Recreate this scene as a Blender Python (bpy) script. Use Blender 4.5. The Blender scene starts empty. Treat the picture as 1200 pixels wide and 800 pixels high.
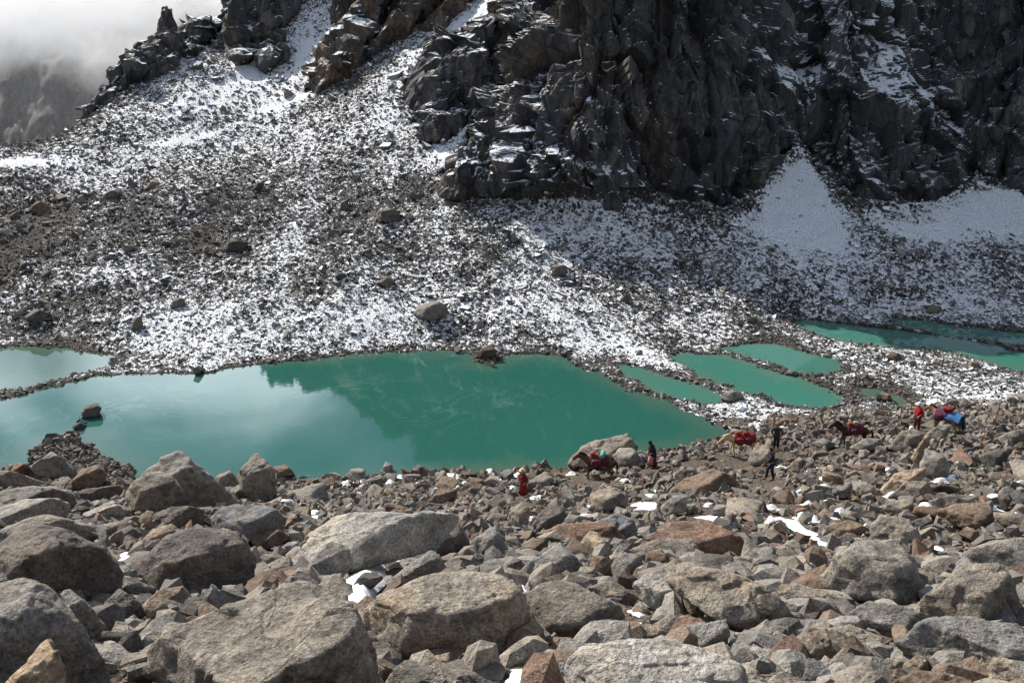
import bpy, bmesh, math, random
import numpy as np
from mathutils import Vector, Matrix
from mathutils.geometry import delaunay_2d_cdt

random.seed(7)
RNG = np.random.default_rng(11)
SC = bpy.context.scene
COL = SC.collection

# ------------------------------------------------------------------ camera
FPX, PITCH, CAMH = 1150.0, math.radians(17.5), 26.0     # focal in photo pixels, tilt, height over the lake
cam = bpy.data.cameras.new("camera")
cam.sensor_width = 36.0
cam.lens = 36.0 * FPX / 1200.0
cam.clip_end = 5000.0
cam_o = bpy.data.objects.new("camera", cam)
COL.objects.link(cam_o)
cam_o.location = (0, 0, CAMH)
cam_o.rotation_euler = (math.radians(90) - PITCH, 0, 0)
SC.camera = cam_o

# ------------------------------------------------------------------ sky, sun, exposure
SUN_AZ, SUN_EL = math.radians(-43), math.radians(38)     # azimuth from the view direction (+y), to the left
w = bpy.data.worlds.new("World"); SC.world = w; w.use_nodes = True
nt = w.node_tree; nt.nodes.clear()
def N(t, kind, **kw):
    n = t.nodes.new(kind)
    for k, v in kw.items():
        setattr(n, k, v)
    return n
sky = N(nt, 'ShaderNodeTexSky', sky_type='NISHITA', sun_disc=False, sun_elevation=SUN_EL,
        sun_rotation=SUN_AZ, altitude=4500.0, air_density=1.0, dust_density=0.6)
bg1 = N(nt, 'ShaderNodeBackground'); bg1.inputs[1].default_value = 0.07
nt.links.new(sky.outputs[0], bg1.inputs[0])
bg2 = N(nt, 'ShaderNodeBackground'); bg2.inputs[1].default_value = 1.0
tc = N(nt, 'ShaderNodeTexCoord')
mp = N(nt, 'ShaderNodeMapping'); mp.inputs['Location'].default_value = (0.35, 0.2, 0.1)
mp.inputs['Scale'].default_value = (1.0, 1.0, 1.6)
nt.links.new(tc.outputs['Generated'], mp.inputs[0])
no = N(nt, 'ShaderNodeTexNoise'); no.inputs['Scale'].default_value = 2.6; no.inputs['Detail'].default_value = 7
no.inputs['Roughness'].default_value = 0.52; no.inputs['Distortion'].default_value = 0.35
nt.links.new(mp.outputs[0], no.inputs[0])
cr = N(nt, 'ShaderNodeValToRGB'); cr.color_ramp.elements[0].position = 0.28; cr.color_ramp.elements[1].position = 0.47
nt.links.new(no.outputs[0], cr.inputs[0])
cc = N(nt, 'ShaderNodeValToRGB'); e_ = cc.color_ramp.elements; e_.new(0.5)
for el_, (p_, c_) in zip(e_, ((0.40, (0.085, 0.11, 0.155, 1)), (0.51, (0.20, 0.245, 0.325, 1)), (0.64, (0.80, 0.88, 0.99, 1)))): el_.position = p_; el_.color = c_
nt.links.new(no.outputs[0], cc.inputs[0])
SV = (math.sin(SUN_AZ) * math.cos(SUN_EL), math.cos(SUN_AZ) * math.cos(SUN_EL), math.sin(SUN_EL))
dt = N(nt, 'ShaderNodeVectorMath', operation='DOT_PRODUCT'); dt.inputs[1].default_value = SV; nt.links.new(tc.outputs['Generated'], dt.inputs[0])
gl = N(nt, 'ShaderNodeMapRange', interpolation_type='SMOOTHSTEP'); nt.links.new(dt.outputs['Value'], gl.inputs[0])
for k_, v_ in zip((1, 2, 3, 4), (0.45, 1.0, 0.80, 1.9)): gl.inputs[k_].default_value = v_
nt.links.new(cc.outputs[0], bg2.inputs[0]); nt.links.new(gl.outputs[0], bg2.inputs[1])
mx = N(nt, 'ShaderNodeMixShader'); wo = N(nt, 'ShaderNodeOutputWorld')
nt.links.new(cr.outputs[0], mx.inputs[0]); nt.links.new(bg1.outputs[0], mx.inputs[1]); nt.links.new(bg2.outputs[0], mx.inputs[2])
nt.links.new(mx.outputs[0], wo.inputs[0])

sl = bpy.data.lights.new("sun", 'SUN'); sl.energy = 5.0; sl.angle = math.radians(0.55); sl.color = (1.0, 0.935, 0.835)
so = bpy.data.objects.new("sun", sl); COL.objects.link(so)
SUNV = Vector((math.sin(SUN_AZ) * math.cos(SUN_EL), math.cos(SUN_AZ) * math.cos(SUN_EL), math.sin(SUN_EL)))
so.rotation_euler = (-SUNV).to_track_quat('-Z', 'Y').to_euler()
so.location = SUNV * 300
SC.view_settings.view_transform = 'Standard'; SC.view_settings.look = 'None'
SC.view_settings.exposure = 0.62; SC.view_settings.gamma = 1.0
SC.view_settings.use_curve_mapping = False
SC.render.engine = 'CYCLES'
SC.cycles.use_denoising = True
SC.cycles.max_bounces = 10; SC.cycles.diffuse_bounces = 3; SC.cycles.glossy_bounces = 3
SC.cycles.volume_bounces = 8; SC.cycles.volume_step_rate = 2.0; SC.cycles.volume_max_steps = 128

# ------------------------------------------------------------------ pixel rays and world points
CP, SP = math.cos(PITCH), math.sin(PITCH)
def ray(px, py):
    u, v = (px - 600.0) / FPX, -(py - 400.0) / FPX
    return np.array([u, CP + v * SP, -SP + v * CP])
def at(px, py, d):                       # the point on this line of sight d metres in front of the viewer
    r = ray(px, py); return np.array([0, 0, CAMH]) + r * (d / r[1])
def at_z(px, py, z=0.0):                 # ... where it meets the level z
    r = ray(px, py); return np.array([0, 0, CAMH]) + r * ((z - CAMH) / r[2])
def pix(x, y, z):                        # world -> photo pixel
    f = y * CP - (z - CAMH) * SP; v = y * SP + (z - CAMH) * CP
    return 600 + FPX * x / f, 400 - FPX * v / f

# ------------------------------------------------------------------ numpy noise
def _h(ix, iy, iz, s):
    with np.errstate(over='ignore'):
        h = (ix.astype(np.uint32) * np.uint32(374761393) + iy.astype(np.uint32) * np.uint32(668265263)
             + iz.astype(np.uint32) * np.uint32(2147483647 - 99) + np.uint32((s * 974711 + 1013) & 0xffffffff))
        h = (h ^ (h >> np.uint32(13))) * np.uint32(1274126177)
        h = (h ^ (h >> np.uint32(16))) * np.uint32(2246822519)
        return h ^ (h >> np.uint32(15))
def _f(h): return (h & np.uint32(0xffffff)).astype(np.float32) / np.float32(0xffffff)
def vnoise(P, s=0):
    P = np.asarray(P, np.float32); I = np.floor(P).astype(np.int32); F = P - I
    F = F * F * (3 - 2 * F); out = 0
    for dx in (0, 1):
        wx = F[:, 0] if dx else 1 - F[:, 0]
        for dy in (0, 1):
            wy = F[:, 1] if dy else 1 - F[:, 1]
            for dz in (0, 1):
                wz = F[:, 2] if dz else 1 - F[:, 2]
                out = out + wx * wy * wz * _f(_h(I[:, 0] + dx, I[:, 1] + dy, I[:, 2] + dz, s))
    return out * 2 - 1
def fbm(P, s=0, o=4, g=0.5):
    P = np.asarray(P, np.float32); a, t = 1.0, 0
    for k in range(o):
        t = t + a * vnoise(P * (2.03 ** k) + 17.3 * k, s + k); a *= g
    return t
def facets(P, s=0, k=40.0):              # blocky planes: every jittered cell is its own tilted plane, joined by a narrow bevel
    P = np.asarray(P, np.float32); I = np.floor(P).astype(np.int32); D = []; Q = []
    for dx in (-1, 0, 1):
        for dy in (-1, 0, 1):
            for dz in (-1, 0, 1):
                J = I + np.array([dx, dy, dz], np.int32)
                h = _h(J[:, 0], J[:, 1], J[:, 2], s); h2 = _h(J[:, 0], J[:, 1], J[:, 2], s + 51)
                h3 = _h(J[:, 0], J[:, 1], J[:, 2], s + 77)
                q = P - (J + np.stack([_f(h), _f(h >> np.uint32(8)), _f(h2)], 1))
                g = np.stack([_f(h2 >> np.uint32(8)), _f(h3), _f(h3 >> np.uint32(8))], 1) * 2 - 1
                D.append((q * q).sum(1)); Q.append((q * g).sum(1) + (_f(h2 >> np.uint32(4)) - .5))
    lo = np.min(D, 0); val = 0; W = 0
    for d, q in zip(D, Q):
        w_ = np.exp(-k * (d - lo)); val = val + w_ * q; W = W + w_
    return val / W
def sstep(a, b, x):
    t = np.clip((x - a) / (b - a), 0, 1); return t * t * (3 - 2 * t)
def poly_sd(x, y, poly):                 # signed distance, positive outside
    poly = np.asarray(poly)[:, :2]; d = np.full(x.shape, 1e9); ins = np.zeros(x.shape, bool)
    for a, b in zip(poly, np.roll(poly, -1, 0)):
        e = b - a; L = e @ e + 1e-9
        t = np.clip(((x - a[0]) * e[0] + (y - a[1]) * e[1]) / L, 0, 1)
        d = np.minimum(d, (x - a[0] - t * e[0]) ** 2 + (y - a[1] - t * e[1]) ** 2)
        c = (a[1] > y) != (b[1] > y)
        ins ^= c & (x < a[0] + (y - a[1]) * e[0] / (e[1] if abs(e[1]) > 1e-9 else 1e-9))
    return np.where(ins, -1, 1) * np.sqrt(d)

# ------------------------------------------------------------------ object helpers
def tag(o, label=None, cat=None, group=None, kind=None):
    for k, v in (('label', label), ('category', cat), ('group', group), ('kind', kind)):
        if v: o[k] = v
    return o
def mesh_np(name, V, F, mat=None, smooth=False, attrs=None, parent=None):
    V = np.asarray(V, np.float32); F = np.asarray(F, np.int32); n = F.shape[1]
    me = bpy.data.meshes.new(name)
    me.vertices.add(len(V)); me.vertices.foreach_set('co', V.ravel())
    me.loops.add(F.size); me.loops.foreach_set('vertex_index', F.ravel())
    me.polygons.add(len(F)); me.polygons.foreach_set('loop_start', np.arange(0, F.size, n, dtype=np.int32))
    me.polygons.foreach_set('use_smooth', np.full(len(F), smooth))
    me.update(calc_edges=True)
    for k, a in (attrs or {}).items():
        a = np.asarray(a, np.float32)
        if a.ndim == 1:
            me.attributes.new(k, 'FLOAT', 'POINT').data.foreach_set('value', a)
        else:
            me.attributes.new(k, 'FLOAT_COLOR', 'POINT').data.foreach_set('color', np.c_[a, np.ones(len(a))].astype(np.float32).ravel())
    if mat: me.materials.append(mat)
    o = bpy.data.objects.new(name, me); COL.objects.link(o)
    if parent: o.parent = parent
    return o
def grid_faces(r, c):
    i = (np.arange(r - 1)[:, None] * c + np.arange(c - 1)[None]).ravel()
    return np.stack([i, i + 1, i + c + 1, i + c], 1)

# ------------------------------------------------------------------ materials
def material(name):
    m = bpy.data.materials.new(name); m.use_nodes = True
    t = m.node_tree; b = t.nodes['Principled BSDF']; b.inputs['Roughness'].default_value = 0.9
    b.inputs['Specular IOR Level'].default_value = 0.25
    return m, t, b
def tex(t, kind, vec, scale, detail=4, rough=0.55, dist=0.0):
    n = N(t, 'ShaderNodeTexNoise'); n.inputs['Scale'].default_value = scale; n.inputs['Detail'].default_value = detail
    n.inputs['Roughness'].default_value = rough; n.inputs['Distortion'].default_value = dist
    t.links.new(vec, n.inputs['Vector']); return n.outputs['Fac']
def ramp(t, fac, stops):
    r = N(t, 'ShaderNodeValToRGB'); e = r.color_ramp.elements
    while len(e) < len(stops): e.new(0.5)
    for k, (p, c) in zip(e, stops):
        k.position = p; k.color = (*c, 1) if len(c) == 3 else c
    t.links.new(fac, r.inputs[0]); return r.outputs[0]
def mix(t, fac, a, b, mode='MIX'):
    n = N(t, 'ShaderNodeMix', data_type='RGBA', blend_type=mode)
    for s, v in ((n.inputs[0], fac), (n.inputs[6], a), (n.inputs[7], b)):
        if hasattr(v, 'links'): t.links.new(v, s)
        elif isinstance(v, (int, float)): s.default_value = v
        else: s.default_value = (*v, 1)
    return n.outputs[2]
def mth(t, op, a, b=None, c=None, clamp=False):
    n = N(t, 'ShaderNodeMath', operation=op, use_clamp=clamp)
    for s, v in zip(n.inputs, (a, b, c)):
        if v is None: continue
        if hasattr(v, 'links'): t.links.new(v, s)
        else: s.default_value = v
    return n.outputs[0]
def bump(t, b, h, strength, dist):
    n = N(t, 'ShaderNodeBump'); n.inputs['Strength'].default_value = strength; n.inputs['Distance'].default_value = dist
    t.links.new(h, n.inputs['Height']); t.links.new(n.outputs[0], b.inputs['Normal'])
def attr(t, name, out='Fac'):
    n = N(t, 'ShaderNodeAttribute', attribute_name=name); return n.outputs[out]
def gray(v): return (v, v, v)
def normal_z(t):
    g = N(t, 'ShaderNodeNewGeometry'); s = N(t, 'ShaderNodeSeparateXYZ')
    t.links.new(g.outputs['Normal'], s.inputs[0]); return s.outputs[2], g.outputs['Position']
SNOW = (0.84, 0.87, 0.91)

def terrain_material():
    m, t, b = material('snowy_scree_and_rock')
    nz, pos = normal_z(t)
    n1 = tex(t, 0, pos, 0.9, 6, .65); n2 = tex(t, 0, pos, 0.09, 4, .5); n3 = tex(t, 0, pos, 6.0, 5, .7)
    st = N(t, 'ShaderNodeMapping'); st.inputs['Scale'].default_value = (1.3, 1.3, 0.16)
    t.links.new(pos, st.inputs[0]); n4 = tex(t, 0, st.outputs[0], 0.55, 6, .6, .6)
    rub = mix(t, n1, (0.018, 0.017, 0.017), (0.085, 0.079, 0.072))  # base kept dark so the ground between stones looks shaded
    rub = mix(t, ramp(t, n2, [(.35, gray(0)), (.7, gray(1))]), rub, mix(t, n1, (0.026, 0.023, 0.021), (0.10, 0.086, 0.073)))
    rock = ramp(t, n4, [(.25, (0.036, 0.040, 0.047)), (.5, (0.080, 0.082, 0.088)), (.62, (0.13, 0.122, 0.112)), (.8, (0.18, 0.162, 0.14))])  # rock tones lifted and tinted blue in place of a haze veil
    pv_ = N(t, 'ShaderNodeTexVoronoi', feature='F1'); pv_.inputs['Scale'].default_value = 3.2; t.links.new(pos, pv_.inputs['Vector'])
    pe_ = N(t, 'ShaderNodeTexVoronoi', feature='DISTANCE_TO_EDGE'); pe_.inputs['Scale'].default_value = 3.2; t.links.new(pos, pe_.inputs['Vector'])
    ps_ = N(t, 'ShaderNodeSeparateColor'); t.links.new(pv_.outputs['Color'], ps_.inputs[0])
    peb = ramp(t, pe_.outputs['Distance'], [(0, gray(0)), (.12, gray(1))])
    rub = mix(t, 1.0, rub, ramp(t, ps_.outputs[0], [(0, gray(.45)), (.7, gray(1.3)), (1, (2.3, 2.15, 1.95))]), 'MULTIPLY')
    rub = mix(t, .85, rub, ramp(t, peb, [(0, gray(.12)), (1, gray(1))]), 'MULTIPLY')  # dark rims paint shade into the gaps between small stones
    warm = ramp(t, tex(t, 0, pos, 0.16, 4, .6), [(.48, gray(0)), (.66, gray(1))])
    rock = mix(t, mth(t, 'MULTIPLY', warm, attr(t, 'warm')), rock, mix(t, n1, (0.11, 0.075, 0.048), (0.26, 0.18, 0.115)))
    jm = N(t, 'ShaderNodeMapping'); jm.inputs['Rotation'].default_value = (0, .45, 0); jm.inputs['Scale'].default_value = (1, 1, .42); t.links.new(pos, jm.inputs[0])
    jw = N(t, 'ShaderNodeVectorMath', operation='ADD'); t.links.new(jm.outputs[0], jw.inputs[0])
    jn = N(t, 'ShaderNodeTexNoise'); jn.inputs['Scale'].default_value = .5; jn.inputs['Detail'].default_value = 4; t.links.new(pos, jn.inputs['Vector']); t.links.new(jn.outputs['Color'], jw.inputs[1])
    def vor(scale, feat):
        n = N(t, 'ShaderNodeTexVoronoi', feature=feat); n.inputs['Scale'].default_value = scale; t.links.new(jw.outputs[0], n.inputs['Vector']); return n
    ve, vc, ve2 = vor(.42, 'DISTANCE_TO_EDGE'), vor(.42, 'F1'), vor(1.25, 'DISTANCE_TO_EDGE')
    joint = mth(t, 'MULTIPLY', ramp(t, ve.outputs['Distance'], [(0, gray(0)), (.05, gray(1))]), ramp(t, ve2.outputs['Distance'], [(0, gray(.35)), (.06, gray(1))]))
    sep = N(t, 'ShaderNodeSeparateColor'); t.links.new(vc.outputs['Color'], sep.inputs[0])
    rock = mix(t, .8, rock, ramp(t, sep.outputs[0], [(0, gray(.55)), (1, (1.35, 1.3, 1.22))]), 'MULTIPLY')
    rock = mix(t, .55, rock, ramp(t, joint, [(0, gray(.35)), (1, gray(1))]), 'MULTIPLY')
    col = mix(t, attr(t, 'rock'), rub, rock)
    # snow lies where the ground is flat enough and where the patches are
    s = mth(t, 'ADD', attr(t, 'snow'), mth(t, 'MULTIPLY', mth(t, 'SUBTRACT', nz, mth(t, 'SUBTRACT', .8, mth(t, 'MULTIPLY', attr(t, 'rock'), .22))), 1.1))
    lm = N(t, 'ShaderNodeMapping'); lm.inputs['Rotation'].default_value = (0, .75, 0); lm.inputs['Scale'].default_value = (.75, .9, 1.7)
    t.links.new(pos, lm.inputs[0]); n5 = tex(t, 0, lm.outputs[0], 1.1, 6, .66, .7)
    s = mth(t, 'ADD', s, mth(t, 'MULTIPLY', mth(t, 'SUBTRACT', mix(t, attr(t, 'rock'), n3, n5), .5), 1.7))
    s = mth(t, 'ADD', s, mth(t, 'MULTIPLY', mth(t, 'SUBTRACT', n1, .5), 0.9))
    s = mth(t, 'ADD', s, mth(t, 'MULTIPLY', mth(t, 'SUBTRACT', ps_.outputs[1], .5), mth(t, 'MULTIPLY', mth(t, 'SUBTRACT', 1.0, attr(t, 'rock')), .55)))
    sf = ramp(t, s, [(.47, gray(0)), (.56, gray(1))])
    col = mix(t, sf, col, SNOW)
    t.links.new(col, b.inputs['Base Color'])
    hgt = mth(t, 'ADD', mth(t, 'MULTIPLY', mth(t, 'ADD', mth(t, 'MULTIPLY', sep.outputs[1], .9), joint), mth(t, 'MULTIPLY', attr(t, 'rock'), .5)), mth(t, 'MULTIPLY', n3, 0.5))
    hgt = mth(t, 'ADD', hgt, mth(t, 'MULTIPLY', peb, mth(t, 'MULTIPLY', mth(t, 'SUBTRACT', 1.0, attr(t, 'rock')), .55)))
    hgt = mth(t, 'ADD', hgt, mth(t, 'ADD', mth(t, 'MULTIPLY', n1, 0.6), mth(t, 'MULTIPLY', sf, .12)))
    bump(t, b, hgt, 0.8, 0.35)
    return m
M_TERR = terrain_material()

def water_material(name, body, pale):
    m, t, b = material(name)
    g = N(t, 'ShaderNodeNewGeometry'); pos = g.outputs['Position']
    f = tex(t, 0, pos, 0.05, 3, .5); col = mix(t, f, body, tuple(c * 1.25 for c in body))
    # milky swirls of glacial flour and drifting dust lines
    sw = tex(t, 0, pos, 0.16, 7, .62, 1.6)
    line = ramp(t, mth(t, 'ABSOLUTE', mth(t, 'SUBTRACT', sw, .5)), [(0.0, gray(1)), (.022, gray(0))])
    area = ramp(t, tex(t, 0, pos, 0.055, 2, .5), [(.52, gray(0)), (.68, gray(1))])
    col = mix(t, mth(t, 'MULTIPLY', mth(t, 'MULTIPLY', line, area), .15), col, pale)
    col = mix(t, mth(t, 'MULTIPLY', attr(t, 'shallow'), .55), col, tuple(.5 * c + .5 * p for c, p in zip(body, (.13, .15, .115))))
    t.links.new(col, b.inputs['Base Color'])
    b.inputs['Roughness'].default_value = 0.03; b.inputs['IOR'].default_value = 1.62
    b.inputs['Specular IOR Level'].default_value = 0.5
    bump(t, b, mth(t, 'MULTIPLY', tex(t, 0, pos, 2.2, 3, .5), ramp(t, tex(t, 0, pos, .07, 3, .6), [(.4, gray(.15)), (.65, gray(1))])), 0.16, 0.02)
    return m
M_WATER = water_material('glacial_water', (0.018, 0.086, 0.068), (0.35, 0.52, 0.46))
M_WATER3 = water_material('milky_water', (0.040, 0.150, 0.118), (0.4, 0.55, 0.48))
M_WATER2 = water_material('silty_water', (0.05, 0.10, 0.07), (0.5, 0.56, 0.48))
# ------------------------------------------------------------------ the shores (traced on the level of the lake)
def shore(s): return [at_z(*map(float, p.split(','))) for p in s.split()]
LAKE = shore("-120,468 0,470 30,462 75,451 110,441 150,437 200,437 235,438 270,432 330,424 400,416 460,412 520,411 550,413 556,424 572,428 592,417 635,415 660,420 700,437 740,457 790,475 830,492 848,500 852,512 820,520 780,527 745,534 690,545 640,549 600,551 540,552 480,557 430,559 380,562 330,564 270,564 200,565 165,560 145,547 120,536 106,522 95,511 85,506 70,509 50,520 36,531 32,548 0,552 -120,560")
POOL_L = shore("-120,410 0,407 40,405 70,408 110,413 138,418 125,428 95,438 60,446 20,457 0,460 -120,458")
POND_A = shore("718,425 740,428 780,440 820,450 842,462 845,472 830,475 800,468 760,455 735,440")
POND_B = shore("780,415 800,412 850,415 890,428 930,440 970,453 988,465 985,475 960,479 930,477 890,465 850,452 820,442 800,430")
POND_C = shore("838,407 870,402 905,402 945,412 980,420 985,432 970,440 935,437 900,425 860,413")
POND_D = shore("925,378 940,374 1000,380 1060,388 1120,395 1160,402 1200,412 1330,430 1330,455 1200,437 1160,425 1110,412 1060,410 1000,402 960,393")
POND_E = shore("1040,372 1080,374 1130,382 1200,388 1330,400 1330,415 1200,405 1150,398 1090,389 1050,381")
POND_F = shore("1003,454 1020,451 1042,459 1068,470 1056,476 1030,471 1010,463")
PONDS = [LAKE, POOL_L, POND_A, POND_B, POND_C, POND_D, POND_E, POND_F]

# ------------------------------------------------------------------ the lie of the land: surveyed points, then a smooth net
CT = []
def C(s):
    for p in s.split():
        a = list(map(float, p.split(','))); CT.append(at(*a))
for P in PONDS:
    for q in P: CT.append(np.array([q[0], q[1], 0.25]))
# far scree: bench and snow ramp
C("-150,190,116 0,188,118 60,185,122 130,178,128 250,155,136 320,130,143 380,105,148 440,70,150 500,40,150 550,18,150 590,-2,152")
C("-150,168,140 0,165,134 60,163,136 100,130,146 150,85,156 188,46,166 215,52,168 245,48,171 260,44,176 280,-2,178 300,-30,180 350,-75,185 400,-120,190 500,-230,200 600,-330,205")
C("0,300,96 150,300,97 300,300,98 300,220,114 150,230,110 450,300,96 420,200,117 500,230,107 560,235,105 600,330,90 700,335,90 850,335,92 1000,345,92 1200,352,93 1350,355,93 800,385,85 680,400,81 900,365,88")
C("-150,215,156 0,205,148 60,200,150 100,178,158 150,135,168 190,90,180 250,80,188 290,50,196 350,0,200 400,-60,206 500,-170,216 600,-280,222 80,147,141 125,108,151 170,66,161")
# cliff foot, then up the wall
C("525,232,105 600,236,103.5 690,246,102.5 760,246,103.5 850,258,103.5 890,232,106 930,192,112 965,225,108 1000,246,106 1050,258,105.5 1095,250,107 1140,222,110 1200,232,107 1350,235,106")
C("545,165,117 572,110,128 585,50,140 620,110,114 640,40,120 650,0,126 690,100,107 700,0,112 715,-150,119 730,-300,128 740,-420,150")
C("780,100,108 780,0,112 850,100,109 850,0,113 850,-180,122 850,-350,135 850,-500,165 940,100,116 940,0,121 1000,100,113 1000,0,117 1000,-200,126 1000,-400,140 1000,-520,170 1080,100,116 1080,0,121 1140,100,117 1200,100,113 1200,0,117 1200,-220,127 1200,-420,142 1200,-560,175 1400,100,113 1400,-220,127 1400,-560,175")
C("640,-160,140 620,-120,150")
# the near moraine
C("600,592,45 600,620,30 600,655,20 600,705,12 600,765,8 600,812,6 250,592,45 250,622,30 250,655,20 0,592,45 0,622,30 -200,622,30 -300,575,53 600,574,53 350,576,53 150,580,52 0,578,52")
C("1000,524,48 1075,502,54 900,562,48 860,528,54 760,549,53 1200,495,55 1400,495,55 1200,545,44 1000,575,38 1000,610,28 1200,610,28 1200,660,18 1000,655,19 1400,620,28")
for x in (-40, -20, -8, 8, 20, 40):
    CT += [np.array([x, 0., 24.2 + abs(x) * .02]), np.array([x, -30., 34.])]
CT += [np.array([-12., 8, 20.8]), np.array([12., 8, 20.3]), np.array([-25., 20, 15.0]), np.array([28., 20, 15.2]),
       np.array([-60., 20, 15.5]), np.array([60., 20, 15.5]), np.array([-70, 0, 24.5]), np.array([70, 0, 24.5]), np.array([-70, -30, 34.]), np.array([70, -30, 34.])]
# behind the ridges the ground falls away again
for q in ((-260, 120, 8), (-160, 150, -30), (-130, 175, -50), (-95, 200, -40), (-60, 235, -20), (-20, 260, 30), (60, 260, 60), (170, 260, 60),
          (-260, 60, 4), (-260, 20, 15), (-260, 260, -70), (-150, 260, -40), (190, 150, 95), (190, 100, 20), (190, 60, 6), (190, 20, 15)):
    CT.append(np.array(q, float))
CT = np.array(CT)
_c2, _, _tri, _, _, _ = delaunay_2d_cdt([Vector((a, b)) for a, b in CT[:, :2]], [], [], 0, 1e-4)
_cz = np.array([CT[np.argmin((CT[:, 0] - v.x) ** 2 + (CT[:, 1] - v.y) ** 2), 2] for v in _c2])
GX0, GY0, GS = -260.0, -30.0, 0.5
GW, GH = int((190 + 260) / GS) + 1, int(290 / GS) + 1
NET = np.zeros((GH, GW))
for T in _tri:
    A = np.array([[_c2[i].x, _c2[i].y] for i in T]); z = _cz[list(T)]
    i0, i1 = int((A[:, 0].min() - GX0) / GS), int((A[:, 0].max() - GX0) / GS) + 2
    j0, j1 = int((A[:, 1].min() - GY0) / GS), int((A[:, 1].max() - GY0) / GS) + 2
    i0, j0 = max(i0, 0), max(j0, 0)
    xs = GX0 + GS * np.arange(i0, min(i1, GW)); ys = GY0 + GS * np.arange(j0, min(j1, GH))
    X, Y = np.meshgrid(xs, ys)
    D = (A[1, 1] - A[2, 1]) * (A[0, 0] - A[2, 0]) + (A[2, 0] - A[1, 0]) * (A[0, 1] - A[2, 1])
    if abs(D) < 1e-9: continue
    l0 = ((A[1, 1] - A[2, 1]) * (X - A[2, 0]) + (A[2, 0] - A[1, 0]) * (Y - A[2, 1])) / D
    l1 = ((A[2, 1] - A[0, 1]) * (X - A[2, 0]) + (A[0, 0] - A[2, 0]) * (Y - A[2, 1])) / D
    l2 = 1 - l0 - l1; m = (l0 > -1e-6) & (l1 > -1e-6) & (l2 > -1e-6)
    sub = NET[j0:j0 + len(ys), i0:i0 + len(xs)]; sub[m] = (l0 * z[0] + l1 * z[1] + l2 * z[2])[m]
def blur(A, s):
    k = np.exp(-0.5 * (np.arange(-3 * s, 3 * s + 1) / s) ** 2); k /= k.sum(); r = 3 * s
    B = np.pad(A, ((r, r), (0, 0)), 'edge'); A = sum(k[i] * B[i:i + A.shape[0]] for i in range(2 * r + 1))
    B = np.pad(A, ((0, 0), (r, r)), 'edge'); return sum(k[i] * B[:, i:i + A.shape[1]] for i in range(2 * r + 1))
NET_S, NET_R = blur(NET, 5), blur(NET, 2)
def net(A, x, y):
    fx = np.clip((x - GX0) / GS, 0, GW - 1.001); fy = np.clip((y - GY0) / GS, 0, GH - 1.001)
    i, j = fx.astype(int), fy.astype(int); a, b = fx - i, fy - j
    return (A[j, i] * (1 - a) + A[j, i + 1] * a) * (1 - b) + (A[j + 1, i] * (1 - a) + A[j + 1, i + 1] * a) * b

# rock areas in plan: (outline, how far the crag stands out of the slope, how warm its colour is)
def plan(s): return [at(*map(float, p.split(',')))[:2] for p in s.split()]
CLIFF = plan("525,232,105 600,236,103.5 690,246,102.5 760,246,103.5 850,258,103.5 890,232,106 930,192,112 965,225,108 1000,246,106 1050,258,105.5 1095,250,107 1140,222,110 1200,232,107 1400,235,106 1400,-560,175 850,-500,168 640,-200,165 605,-5,147 585,50,138 572,110,126 545,165,117")
CRAGS = [(plan("95,140,145 120,128,149 160,95,153 195,80,157 228,55,163 247,40,168 250,10,173 215,15,173 190,5,171 150,75,160 110,115,151"), 3.5, .2),
         (plan("262,30,173 285,80,160 310,60,164 338,35,168 352,2,174 360,-40,180 300,-40,183 270,0,179"), 3.0, .25),
         (plan("315,86,157 320,55,162 335,50,164 338,75,159"), 2.5, .5),
         (plan("362,112,147 385,70,152 428,48,155 442,72,150 425,92,148 395,106,147"), 3.5, 1.0),
         (plan("395,40,160 420,55,155 470,60,152 510,40,153 545,10,156 540,-40,166 480,-60,174 420,-40,176 390,0,170"), 4.5, 1.0),
         (plan("488,120,128 495,165,119 530,165,118 572,125,126 575,80,134 545,45,142 515,70,137"), 5.0, .15),
         (plan("520,200,111 535,228,106 560,232,105 600,236,103.5 600,170,110 575,150,114 545,175,113"), 2.0, .3)]
CRAGS += [(plan("545,-20,158 600,-60,158 640,-200,168 640,-330,200 600,-335,206 500,-235,201 450,-170,196 480,-80,176"), 3.0, .3),
          (plan("350,-45,182 400,-90,184 450,-110,184 470,-170,192 400,-125,191 350,-78,186"), 3.0, .3)]
FANS = [plan("890,232,105 930,190,113 945,205,111 1000,262,104 1015,300,98 930,300,98 865,262,102"),
        plan("1000,246,105 1050,262,104 1090,256,105 1140,222,110 1200,232,107 1400,235,106 1400,275,101 1200,272,101 1060,285,100")]

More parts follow.
